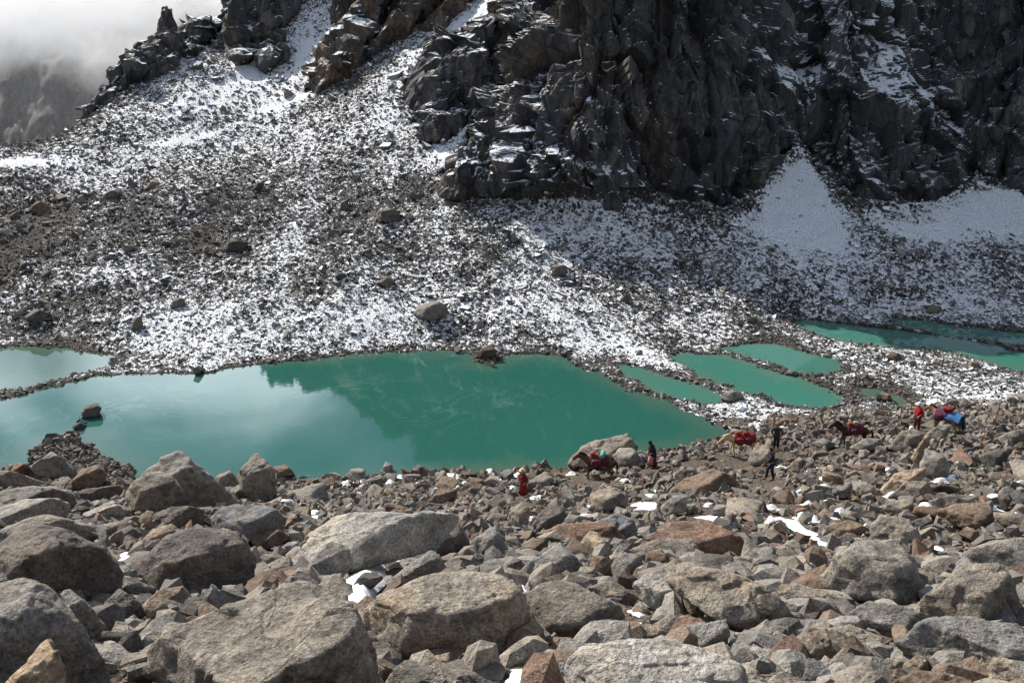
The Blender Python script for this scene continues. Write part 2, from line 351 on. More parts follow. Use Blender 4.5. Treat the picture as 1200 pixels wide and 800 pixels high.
def land(x, y, fine=True):
    """height, rock mask, warmth, distance to the nearest shore (negative on the water side)"""
    x = np.asarray(x, float); y = np.asarray(y, float); sh = x.shape; x = x.ravel(); y = y.ravel()
    P = np.stack([x, y, 0 * x], 1)
    sd_c = np.full(x.shape, 50.0); m = y > 95
    sd_c[m] = poly_sd(x[m], y[m], CLIFF)
    rock = sstep(.6, -.6, sd_c); warm = rock * 0.6 * sstep(26, 4, x)  # left buttress coloured browner and lighter to look sunlit
    z = net(NET_S, x, y) * (1 - rock) + net(NET_R, x, y) * rock
    for poly, h, wm in CRAGS:
        c = np.mean(poly, 0); n = (abs(x - c[0]) < 40) & (abs(y - c[1]) < 40)
        sd = poly_sd(x[n], y[n], poly) + .9 * fbm(P[n] * .35, 5, 3)
        r = sstep(.5, -.5, sd); z[n] += np.clip(-sd * 2.2, 0, h) * (.75 + .5 * vnoise(P[n] * .22, 9))
        rock[n] = np.maximum(rock[n], r); warm[n] = np.maximum(warm[n], r * wm)
    sdl = np.full(x.shape, 60.0); n = (y > 40) & (y < 110)
    wob = .45 * fbm(P[n] * .7, 3, 3)
    for k, S in enumerate(PONDS): sdl[n] = np.minimum(sdl[n], poly_sd(x[n], y[n], S) + wob * (1 if k < 2 else .8))
    far = sstep(62, 72, y)
    und = fbm(P * .055, 21, 4) * 1.1 * sstep(2, 14, sdl) + fbm(P * .5, 31, 3) * .16
    z = z + und * (1 - rock) * np.where(y < 62, .45, 1.0)
    lo = np.where(sdl > 0, .06 + .12 * sdl, -.06 + .30 * sdl); lo = np.maximum(lo, -1.6)
    wgt = sstep(0, 5, sdl); z = lo * (1 - wgt) + np.maximum(z, .15) * wgt if False else lo * (1 - wgt) + z * wgt
    return [a.reshape(sh) for a in (z, rock, warm, sdl)]

class _Cache: pass
def make_cache(x0, x1, y0, y1, g):
    c = _Cache(); c.x0, c.y0, c.g = x0, y0, g
    X, Y = np.meshgrid(np.arange(x0, x1 + g, g), np.arange(y0, y1 + g, g)); c.z = land(X, Y)[0]; return c
def cached(c, x, y):
    fx = np.clip((np.asarray(x) - c.x0) / c.g, 0, c.z.shape[1] - 1.001); fy = np.clip((np.asarray(y) - c.y0) / c.g, 0, c.z.shape[0] - 1.001)
    i, j = fx.astype(int), fy.astype(int); a, b = fx - i, fy - j; z = c.z
    return (z[j, i] * (1 - a) + z[j, i + 1] * a) * (1 - b) + (z[j + 1, i] * (1 - a) + z[j + 1, i + 1] * a) * b
C_NEAR, C_FAR = make_cache(-55, 55, 0, 66, .25), make_cache(-90, 90, 60, 190, .5)
def snow_amount(px, py):                 # how much fresh snow lies in each part of the slope
    s = np.full(px.shape, 0.33)
    def blob(cx, cy, rx, ry, v, rot=0.0):
        c, q = math.cos(rot), math.sin(rot); dx, dy = px - cx, py - cy
        a, b = (dx * c + dy * q) / rx, (-dx * q + dy * c) / ry
        return v * np.exp(-(a * a + b * b))
    for a in ((50, 335, 140, 60, -.20), (60, 240, 160, 50, -.17), (250, 255, 150, 50, -.10), (420, 270, 90, 60, -.08), (330, 385, 190, 30, .14, -.1), (560, 345, 190, 55, .07), (640, 365, 120, 26, .08),
              (470, 110, 120, 36, .26, -.75), (540, 35, 90, 22, .75, -.72), (300, 80, 130, 30, .34, -.6), (380, 60, 90, 24, .36, -.6), (250, 110, 60, 20, .25, -.5), (590, 300, 100, 50, .08),
              (215, 163, 45, 4, 1.0, -.22), (20, 190, 48, 5, 1.1), (340, 118, 34, 4, .9, -.35), (90, 150, 60, 22, -.15), (120, 320, 60, 14, .25, -.1), (40, 340, 50, 10, .2, -.2),
              (760, 415, 70, 9, .5, .38), (850, 385, 120, 16, .14, .1), (960, 430, 120, 30, -.06), (1130, 445, 110, 36, -.03), (1120, 360, 110, 12, .25), (900, 462, 120, 16, -.12), (930, 225, 36, 34, .6), (960, 275, 100, 26, .22), (1140, 240, 110, 20, .45),
              (1100, 310, 140, 35, .24), (900, 310, 90, 30, .12), (800, 270, 130, 40, .20), (650, 255, 130, 22, .22), (430, 240, 60, 50, -.15), (560, 130, 14, 60, .45, .6), (520, 205, 10, 40, .5), (700, 235, 90, 9, .3, .1), (850, 470, 90, 10, .1)):
        s = s + blob(*a)
    return s
def rock_snow(px, py):
    s = np.full(px.shape, 0.14)
    for cx, cy, rx, ry, v in ((910, 40, 45, 80, .5), (1040, 70, 60, 70, .5), (1030, 20, 40, 40, .12), (960, 130, 40, 60, .16), (1050, 110, 50, 30, .2), (690, 70, 60, 60, .14), (580, 170, 60, 60, .2),
                              (310, 30, 60, 50, .22), (460, 20, 60, 40, .12), (800, 90, 60, 120, -.12), (1170, 60, 60, 100, -.08), (1120, 160, 60, 50, .1), (700, 190, 60, 50, .08), (520, 110, 40, 50, -.05)):
        s = s + v * np.exp(-((px - cx) / rx) ** 2 - ((py - cy) / ry) ** 2)
    return s

# ------------------------------------------------------------------ the far side: scree, crags and cliff in one sheet
def build_far():
    U = np.concatenate([np.linspace(-1.25, -.60, 24)[:-1], np.linspace(-.60, .60, 740), np.linspace(.60, .95, 22)[1:]])
    R = 480; v = np.linspace(0, 1, R)
    left = np.interp(v, [0, .05, .50, .93, 1], [60, 72, 118, 188, 258])
    right = np.interp(v, [0, .05, .36, .88, .96, 1], [60, 74, 102.5, 124, 160, 258])
    k = sstep(-.10, .06, U)
    Y = left[:, None] * (1 - k) + right[:, None] * k
    X = U[None] * (Y + 6)
    z, rock, warm, sdl = land(X, Y)
    dX = np.gradient(np.stack([X, Y, z], -1), axis=1); dY = np.gradient(np.stack([X, Y, z], -1), axis=0)
    n = np.cross(dX, dY); n /= np.linalg.norm(n, axis=-1, keepdims=True) + 1e-9
    V = np.stack([X, Y, z], -1).reshape(-1, 3); n = n.reshape(-1, 3); rk = rock.ravel()
    m = rk > .02; Q = V[m]
    th = math.radians(14); dip = np.stack([Q[:, 0] * math.cos(th) + Q[:, 2] * math.sin(th), Q[:, 1], -Q[:, 0] * math.sin(th) + Q[:, 2] * math.cos(th)], 1)
    wv = np.stack([fbm(Q * .12, 61, 3), fbm(Q * .12, 62, 3), fbm(Q * .12, 63, 3)], 1)
    d = 3.6 * facets(dip * [.13, .13, .045] + wv * .2, 71, 120) + 2.2 * facets(dip * [.36, .34, .10] + wv * .2, 72, 140) + .65 * facets(dip * [.95, .9, .4] + wv * .2, 73, 120)
    d += .18 * (np.mod(dip[:, 2] * .45 + wv[:, 0] * .8 + dip[:, 0] * .05, 1) ** 2) + .10 * fbm(dip * [1.6, 1.6, .7], 74, 3, .5) - 1.0 * np.abs(fbm(Q * [.14, .14, .035], 75, 3)) - 1.5 * np.exp(-(fbm(Q * [.10, .10, .022], 78, 3) / .09) ** 2) - .7 * np.exp(-(fbm(Q * [.3, .3, .05], 79, 2) / .08) ** 2) + .5
    dz = n[m] * [1, 1, .65]
    V[m] += dz * (d * rk[m] * (.35 + .65 * sstep(0, 4, Q[:, 2])))[:, None]
    px, py = pix(V[:, 0], V[:, 1], V[:, 2])
    sn = snow_amount(px, py) * (1 - rk) + rock_snow(px, py) * rk
    for f in FANS:
        sd = poly_sd(V[:, 0], V[:, 1], f); sn += sstep(1.4, -3.2, sd + .8 * fbm(V * .25, 99, 3)) * .8 * (1 - rk)
    Pw = V * [1, 1, 0]; sn += (.19 * fbm(Pw * [.22, .05, 0], 91, 4) + .13 * fbm(Pw * .12, 95, 3) - .02) * (1 - rk)
    sn -= sstep(1.6, .1, np.abs(sdl.ravel()) + .9 * fbm(Pw * .3, 97, 2)) * .3
    return mesh_np('mountainside', V, grid_faces(R, len(U)), M_TERR, True, {'rock': rk, 'warm': warm.ravel(), 'snow': sn}), V, rk, sn, sdl.ravel(), R, len(U)
FAR, FV, FR, FS, FSD, FNR, FNC = build_far()
_pf = grid_faces(FNR, FNC); FAR.data.polygons.foreach_set('use_smooth', (FR[_pf].mean(1) < .5))
tag(FAR, 'snow dusted scree slope rising to dark cliffs beyond the lake', None, None, 'structure')

# ------------------------------------------------------------------ water
WZ = []
def water(name, poly, mat, label):
    P = np.array(poly)[:, :2]; x0, y0 = P.min(0) - 2; x1, y1 = P.max(0) + 2; g = .8 if len(P) > 30 else .5; WZ.append(-.012 * len(WZ))
    X, Y = np.meshgrid(np.arange(x0, x1 + g, g), np.arange(y0, y1 + g, g)); sd = poly_sd(X.ravel(), Y.ravel(), P)
    V = np.stack([X.ravel(), Y.ravel(), np.full(X.size, WZ[-1])], 1); F = grid_faces(*X.shape); F = F[(sd[F] < (.95 if len(P) > 30 else .6)).all(1)]
    us = np.unique(F); ix = np.zeros(len(V), int); ix[us] = np.arange(len(us))
    o = mesh_np(name, V[us], ix[F], mat, True, {'shallow': sstep(-2.4, .1, sd[us] + .8 * fbm(V[us] * .5, 55, 2))})
    return tag(o, label, None, None, 'structure')
water('lake_water', LAKE, M_WATER, 'large turquoise glacial lake mirroring the clouds')
water('pond_water', POOL_L, M_WATER2, 'pale silty pool behind the thin gravel bar at the left edge')
for poly, lab in ((POND_A, 'narrow turquoise pond just behind the gravel bar of the lake'), (POND_B, 'bright turquoise oblong pond behind the narrow pond'),
                  (POND_C, 'dark green pond touching the back of the oblong pond'), (POND_D, 'long turquoise pond at the foot of the shaded slope'),
                  (POND_E, 'farthest shallow pond along the shaded slope'), (POND_F, 'tiny silty pool behind the dark pack horse')):
    water('pond_water', poly, M_WATER2 if poly is POND_F else M_WATER3, lab)

# ------------------------------------------------------------------ the near moraine ground
M_GROUND = None
def ground_material():
    m, t, b = material('moraine_grit')
    g = N(t, 'ShaderNodeNewGeometry'); pos = g.outputs['Position']
    n1 = tex(t, 0, pos, 1.1, 6, .6); n2 = tex(t, 0, pos, 14, 6, .75); n3 = tex(t, 0, pos, .22, 3, .5)
    c = mix(t, n1, (0.075, 0.058, 0.045), (0.17, 0.14, 0.112)); c = mix(t, ramp(t, n2, [(.4, gray(0)), (.65, gray(1))]), c, mix(t, n3, (0.16, .135, .11), (0.24, .19, .15)))
    t.links.new(c, b.inputs['Base Color'])
    pv_ = N(t, 'ShaderNodeTexVoronoi', feature='F1'); pe_ = N(t, 'ShaderNodeTexVoronoi', feature='DISTANCE_TO_EDGE'); ps_ = N(t, 'ShaderNodeSeparateColor')
    for q_ in (pv_, pe_): q_.inputs['Scale'].default_value = 9.0; t.links.new(pos, q_.inputs['Vector'])
    t.links.new(pv_.outputs['Color'], ps_.inputs[0]); peb = ramp(t, pe_.outputs['Distance'], [(0, gray(0)), (.15, gray(1))])
    c = mix(t, .8, c, ramp(t, ps_.outputs[0], [(0, gray(.5)), (1, gray(1.6))]), 'MULTIPLY'); c = mix(t, .7, c, ramp(t, peb, [(0, gray(.25)), (1, gray(1))]), 'MULTIPLY')  # pebble rims darkened: gap shade put into the colour
    t.links.new(c, b.inputs['Base Color'])
    bump(t, b, mth(t, 'ADD', mth(t, 'MULTIPLY', peb, .6), mth(t, 'ADD', mth(t, 'MULTIPLY', n2, .5), n1)), 1.0, 0.12)
    return m
M_GROUND = ground_material()
def build_near():
    U = np.linspace(-.85, .85, 300); Y = np.concatenate([np.linspace(-28, 3, 20)[:-1], np.linspace(3, 64, 240)])
    X = U[None] * (Y[:, None].clip(0) + 14); YY = np.repeat(Y[:, None], len(U), 1)
    z, rock, warm, sdl = land(X, YY)
    P = np.stack([X.ravel(), YY.ravel(), 0 * X.ravel()], 1)
    z = z + (fbm(P * 1.7, 41, 3) * .09).reshape(z.shape) * sstep(.0, 2., sdl)
    V = np.stack([X, YY, z], -1).reshape(-1, 3)
    return mesh_np('moraine_ground', V, grid_faces(len(Y), len(U)), M_GROUND, True)
NEAR = build_near(); tag(NEAR, 'stony brown moraine ground sloping down to the lake', None, None, 'structure')

# ------------------------------------------------------------------ the far dark mountain and the cloud on it
def far_mountain():
    U = np.linspace(-1.2, .1, 300); v = np.linspace(0, 1, 120)
    base = 430 + 60 * np.sin(U * 5)
    X = U[None] * 480 + 0 * v[:, None]; top = 46 + 10 * np.sin(U * 9) + 7 * np.sin(U * 23 + 1); Z = -150 + (150 + top[None]) * v[:, None]
    Y = base[None] + (Z + 150) * .75
    V = np.stack([X, Y, Z], -1).reshape(-1, 3)
    d = 7 * fbm(V * [.02, .02, .008], 86, 4) + 6 * facets(V * [.06, .05, .022], 82) + 2.5 * facets(V * [.2, .2, .07], 83)
    V[:, 1] -= d; V[:, 2] += d * .3
    px, py = pix(V[:, 0], V[:, 1], V[:, 2])
    o = mesh_np('far_mountain', V, grid_faces(120, 300), M_TERR, True, {'rock': np.ones(len(V)), 'warm': np.zeros(len(V)), 'snow': np.full(len(V), .0)})
    return tag(o, 'dark distant mountain flank under the cloud', None, None, 'structure')
far_mountain()

def cloud_bank():
    m = bpy.data.materials.new('cloud'); m.use_nodes = True; t = m.node_tree; t.nodes.clear()
    out = N(t, 'ShaderNodeOutputMaterial'); pv = N(t, 'ShaderNodeVolumePrincipled')
    pv.inputs['Color'].default_value = (.995, .997, 1, 1); pv.inputs['Anisotropy'].default_value = .45
    g = N(t, 'ShaderNodeTexCoord'); sep = N(t, 'ShaderNodeSeparateXYZ'); t.links.new(g.outputs['Object'], sep.inputs[0])
    n = tex(t, 0, g.outputs['Object'], .024, 5, .62, .4)
    # ragged all round: it thins out towards the edge of the bank and towards its underside
    mp2 = N(t, 'ShaderNodeMapping'); mp2.inputs['Location'].default_value = (0, 0, 0); mp2.inputs['Scale'].default_value = (1 / 200, 1 / 55, 1 / 36)
    t.links.new(g.outputs['Object'], mp2.inputs[0]); ln = N(t, 'ShaderNodeVectorMath', operation='LENGTH'); t.links.new(mp2.outputs[0], ln.inputs[0])
    edge = mth(t, 'SUBTRACT', 1.0, ln.outputs['Value'])
    hgt = mth(t, 'ADD', mth(t, 'MULTIPLY', edge, 2.2), mth(t, 'MULTIPLY', mth(t, 'SUBTRACT', n, .52), 4.4))
    den = mth(t, 'MULTIPLY', mth(t, 'MAXIMUM', mth(t, 'MINIMUM', hgt, 1.0), 0.0), .034)
    veil = mth(t, 'MULTIPLY', ramp(t, sep.outputs[2], [(0, gray(1)), (1, gray(1))]), .0010); den = mth(t, 'MAXIMUM', den, veil)
    t.links.new(den, pv.inputs['Density']); t.links.new(pv.outputs[0], out.inputs['Volume'])
    bm = bmesh.new(); bmesh.ops.create_icosphere(bm, subdivisions=4, radius=1)
    for v in bm.verts:
        k = 1 + .12 * math.sin(5 * v.co.x + 2) * math.cos(4 * v.co.z)
        v.co = Vector((v.co.x * 205 * k, v.co.y * 58 * k, v.co.z * (70 if v.co.z < 0 else 38) * k))
    me = bpy.data.meshes.new('cloud'); bm.to_mesh(me); bm.free(); me.materials.append(m)
    o = bpy.data.objects.new('cloud', me); COL.objects.link(o); o.location = (-215, 362, 44)
    return tag(o, 'grey white cloud bank hanging over the distant mountain flank', None, None, 'stuff')
cloud_bank()
# ------------------------------------------------------------------ loose stones
def stone_material(name, snowy):
    m, t, b = material(name)
    nz, pos = normal_z(t); tint = attr(t, 'tint', 'Color')
    n1 = tex(t, 0, pos, 9, 5, .7); n2 = tex(t, 0, pos, 2.2, 3, .5)
    c = mix(t, .8, tint, mix(t, n1, gray(.30), gray(1.6)), 'MULTIPLY')
    c = mix(t, .7, c, ramp(t, tex(t, 0, pos, 34, 4, .75), [(.36, gray(.5)), (.62, gray(1.4))]), 'MULTIPLY')
    if not snowy: c = mix(t, mth(t, 'MULTIPLY', ramp(t, tex(t, 0, pos, 3.4, 6, .7), [(.54, gray(0)), (.63, gray(1))]), .6), c, (.05, .048, .045))
    if snowy:
        s = mth(t, 'ADD', attr(t, 'snow'), mth(t, 'MULTIPLY', mth(t, 'SUBTRACT', nz, .72), 1.0))
        s = mth(t, 'ADD', s, mth(t, 'MULTIPLY', mth(t, 'SUBTRACT', n2, .5), 1.1))
        c = mix(t, ramp(t, s, [(.47, gray(0)), (.53, gray(1))]), c, SNOW)
    t.links.new(c, b.inputs['Base Color']); bump(t, b, mth(t, 'ADD', n1, mth(t, 'MULTIPLY', tex(t, 0, pos, 26, 3, .6), .4)), .8, .06)
    return m
ICO = {}
def ico(n):
    if n not in ICO:
        bm = bmesh.new(); bmesh.ops.create_icosphere(bm, subdivisions=n, radius=1); bm.verts.index_update()
        V = np.array([v.co for v in bm.verts]); V /= np.linalg.norm(V, axis=1, keepdims=True)
        ICO[n] = (V, np.array([[v.index for v in f.verts] for f in bm.faces])); bm.free()
    return ICO[n]
M_SCREE, M_RUBBLE = stone_material('snowy_stones', True), stone_material('rubble_stones', False)
def hull_stone(rs, n=9, flat=.7):
    P = rs.normal(size=(n, 3)); P /= np.linalg.norm(P, axis=1, keepdims=True); P *= rs.uniform(.75, 1.1, (n, 1)) * [1, .8, flat]
    bm = bmesh.new(); vs = [bm.verts.new(p) for p in P]
    r = bmesh.ops.convex_hull(bm, input=vs)
    bmesh.ops.delete(bm, geom=[e for e in set(r['geom_interior'] + r['geom_unused']) if isinstance(e, bmesh.types.BMVert)], context='VERTS')
    bmesh.ops.recalc_face_normals(bm, faces=bm.faces)
    bm.verts.index_update(); V = np.array([v.co for v in bm.verts]); F = np.array([[v.index for v in f.verts] for f in bm.faces]); bm.free()
    return V, F
_rs = np.random.default_rng(5)
HULLS = [hull_stone(_rs, 10, f) for f in (.8, .6, .7, .9, .5, .7, .65, .8)]
HULLS_S = [hull_stone(_rs, 8, f) for f in (.9, .75, .85, 1.0, .7, .9, .8, .95)]
def rot_z_tilt(n, rs, tilt=.5):
    a = rs.uniform(0, 2 * np.pi, n); ax = rs.uniform(-tilt, tilt, n); ay = rs.uniform(-tilt, tilt, n)
    c, s = np.cos(a), np.sin(a); z = np.zeros(n); o = np.ones(n)
    Rz = np.array([[c, -s, z], [s, c, z], [z, z, o]]).transpose(2, 0, 1)
    c, s = np.cos(ax), np.sin(ax); Rx = np.array([[o, z, z], [z, c, -s], [z, s, c]]).transpose(2, 0, 1)
    c, s = np.cos(ay), np.sin(ay); Ry = np.array([[c, z, s], [z, o, z], [-s, z, c]]).transpose(2, 0, 1)
    return Ry @ Rx @ Rz
def scatter(name, P, size, tint, mat, snow=None, hulls=HULLS, rs=_rs, tilt=.5, smooth=False):
    Vs, Fs, Ts, Ss = [], [], [], []; base = 0; pick = rs.integers(0, len(hulls), len(P)); R = rot_z_tilt(len(P), rs, tilt)
    for k, (V, F) in enumerate(hulls):
        i = np.where(pick == k)[0]
        if not len(i): continue
        W = np.einsum('nij,vj->nvi', R[i], V) * size[i][:, None, None] * rs.uniform(.8, 1.25, (len(i), 1, 3)) + P[i][:, None]
        Vs.append(W.reshape(-1, 3)); Fs.append((F[None] + base + (np.arange(len(i)) * len(V))[:, None, None]).reshape(-1, 3))
        Ts.append(np.repeat(tint[i], len(V), 0)); base += W.shape[0] * W.shape[1]
        if snow is not None: Ss.append(np.repeat(snow[i], len(V)))
    at_ = {'tint': np.concatenate(Ts)}
    if snow is not None: at_['snow'] = np.concatenate(Ss)
    return mesh_np(name, np.concatenate(Vs), np.concatenate(Fs), mat, smooth, at_)
PAL = np.array([(.125, .117, .108), (.165, .148, .128), (.09, .087, .084), (.185, .172, .155), (.14, .115, .092), (.11, .11, .112)])

def chip_stone(rs):
    D, F = ico(2); n = rs.integers(6, 10); pl = rs.normal(size=(n, 3)); pl /= np.linalg.norm(pl, axis=1, keepdims=True); pl = np.concatenate([pl, np.eye(3), -np.eye(3)])
    q = np.maximum(D @ pl.T, 0) / np.concatenate([rs.uniform(.5, .95, n), np.ones(6)])[None]; r = 1 / np.sum(q ** 24, 1) ** (1 / 24)
    return D * r[:, None] * rs.uniform(.93, 1.07, (len(D), 1)) * [1, rs.uniform(.7, .95), rs.uniform(.5, .85)], F
def far_stones():
    # drawn from the sheet's own points so that every stone lies on the slope
    rs = np.random.default_rng(3); V, rk, sn, sd = FV, FR, FS, FSD
    G = V.reshape(FNR, FNC, 3)
    area = np.linalg.norm(np.cross(np.gradient(G, axis=0), np.gradient(G, axis=1)), axis=-1).ravel()
    y = V[:, 1]; px, py = pix(V[:, 0], V[:, 1], V[:, 2])
    ok = (rk < .4) & (sd > -.25) & (y > 63) & (y < 185) & (px > -60) & (px < 1260) & (py > -30)
    p = area * ok * np.clip(100 / y, .3, 1.4) ** 2
    p *= np.where(sd < 2.0, 1.15, 1.0); p *= np.where(sn > .95, .05, np.clip(1.7 - sn * .95, .15, 1.6))     # fewer stones show through deep snow
    n = 54000; i = rs.choice(len(V), n, p=p / p.sum())
    P = V[i] + rs.normal(size=(n, 3)) * [.12, .12, 0]
    size = np.clip(rs.lognormal(-2.08, .56, n), .07, .8) * np.clip(y[i] / 95, .85, 1.7)
    size *= np.where(sd[i] < 2.5, .8, 1.0)
    tint = PAL[rs.integers(0, len(PAL), n)] * rs.uniform(.8, 1.8, (n, 1))
    P[:, 2] += size * .10
    s = sn[i] * .9 + rs.normal(0, .18, n) + .03 - .35 * sstep(1.5, .2, sd[i])
    o = scatter('scree_stones', P, size, tint, M_SCREE, s, HULLS_S, rs)
    return tag(o, 'countless small snow dusted stones of the scree slope', None, None, 'stuff')
far_stones()
# ------------------------------------------------------------------ the boulders of the near moraine
def rock_material():
    m, t, b = material('boulder_granite')
    tcn = N(t, 'ShaderNodeTexCoord'); oi = N(t, 'ShaderNodeObjectInfo'); vm = N(t, 'ShaderNodeVectorMath', operation='ADD')
    sc = N(t, 'ShaderNodeVectorMath', operation='SCALE'); t.links.new(oi.outputs['Location'], sc.inputs[0]); sc.inputs['Scale'].default_value = 3.1
    t.links.new(tcn.outputs['Object'], vm.inputs[0]); t.links.new(sc.outputs[0], vm.inputs[1]); v = vm.outputs[0]
    spec = tex(t, 0, v, 30, 4, .75); mid = tex(t, 0, v, 5.5, 6, .68); big = tex(t, 0, v, 1.15, 5, .6, .5); veins = tex(t, 0, v, 1.7, 8, .62, 1.2)
    c = mix(t, ramp(t, spec, [(.36, gray(0)), (.66, gray(1))]), mix(t, 1.0, oi.outputs['Color'], gray(.50), 'MULTIPLY'), mix(t, 1.0, oi.outputs['Color'], gray(1.42), 'MULTIPLY'))
    c = mix(t, .85, c, ramp(t, mid, [(.28, gray(.38)), (.5, gray(1)), (.72, gray(1.45))]), 'MULTIPLY')
    c = mix(t, .8, c, ramp(t, big, [(.30, (.45, .45, .47)), (.48, gray(1)), (.6, (1.12, 1.04, .94)), (.75, (1.45, 1.28, 1.05))]), 'MULTIPLY')
    # black lichen, pale veins, a little rust
    lich = mth(t, 'MULTIPLY', ramp(t, tex(t, 0, v, 2.6, 7, .7), [(.53, gray(0)), (.62, gray(1))]), .5)
    c = mix(t, lich, c, (.045, .045, .043))
    vein = ramp(t, mth(t, 'ABSOLUTE', mth(t, 'SUBTRACT', veins, .5)), [(0, gray(.5)), (.012, gray(0))])
    c = mix(t, mth(t, 'MULTIPLY', vein, ramp(t, big, [(.5, gray(0)), (.6, gray(1))])), c, (.33, .29, .24))
    rust = mth(t, 'MULTIPLY', ramp(t, tex(t, 0, v, 3.3, 5, .65, .4), [(.685, gray(0)), (.73, gray(1))]), .8)
    c = mix(t, rust, c, (.30, .115, .04))
    t.links.new(c, b.inputs['Base Color'])
    crack = ramp(t, mth(t, 'ABSOLUTE', mth(t, 'SUBTRACT', tex(t, 0, v, .9, 6, .6, .9), .5)), [(0, gray(0)), (.02, gray(1))])
    h = mth(t, 'ADD', mth(t, 'MULTIPLY', spec, .22), mth(t, 'ADD', mth(t, 'MULTIPLY', mid, .9), mth(t, 'MULTIPLY', crack, .10)))
    bump(t, b, h, 1.0, .085)
    return m
M_ROCK = rock_material()
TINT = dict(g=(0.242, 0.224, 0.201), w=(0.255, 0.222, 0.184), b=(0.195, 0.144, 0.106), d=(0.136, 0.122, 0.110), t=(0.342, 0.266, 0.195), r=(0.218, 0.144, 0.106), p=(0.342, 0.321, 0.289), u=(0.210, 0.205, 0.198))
TWORD = dict(g='grey', w='warm grey', b='brown', d='dark', t='tan', r='reddish', p='pale', u='slate grey')
def hull2(P):
    P = sorted(map(tuple, P)); 
    def half(Q):
        h = []
        for p in Q:
            while len(h) > 1 and (h[-1][0] - h[-2][0]) * (p[1] - h[-2][1]) - (h[-1][1] - h[-2][1]) * (p[0] - h[-2][0]) <= 0: h.pop()
            h.append(p)
        return h
    a, b = half(P), half(P[::-1]); return np.array(a[:-1] + b[:-1])
def land_z(x, y): return float(cached(C_NEAR, np.array([x]), np.array([y]))[0])
def ground_hit(px, py, lo=3.0, hi=65.0):
    r = ray(px, py); ds = np.linspace(lo, hi, 400); t = ds / r[1]
    z = np.maximum(cached(C_FAR if lo > 50 else C_NEAR, r[0] * t, ds), 0); zz = CAMH + r[2] * t; m = zz < z + .02
    return ds[np.argmax(m)] if m.any() else hi
def poly_rock(planes, offs, ext, n, power, seed, rough, block):
    """a star-shaped boulder: the blend of cutting planes, roughened"""
    D, F = ico(n); E = D * ext; Ln = np.linalg.norm(E, axis=1, keepdims=True); E = E / Ln
    q = np.maximum(E @ planes.T, 0) / offs[None]
    r = 1.0 / (np.sum(q ** power, 1) ** (1 / power)); r *= 1.0 + .5 / power
    V = E * r[:, None]; s = float(np.cbrt(np.prod(ext)))
    Q = V / s + seed * 7.13
    d = rough * (.6 * fbm(Q * 1.3, seed, 5, .55) + .25 * fbm(Q * 5, seed + 9, 3, .6)) + block * (.8 * facets(Q * 1.1, seed + 3, 60) + .45 * facets(Q * 2.6, seed + 4, 50))
    if n >= 5: d -= .035 * np.exp(-(fbm(Q * .8, seed + 21, 4, .5) / .022) ** 2)      # cracks
    V = V * (1 + d[:, None]); return V, F
HERO = []
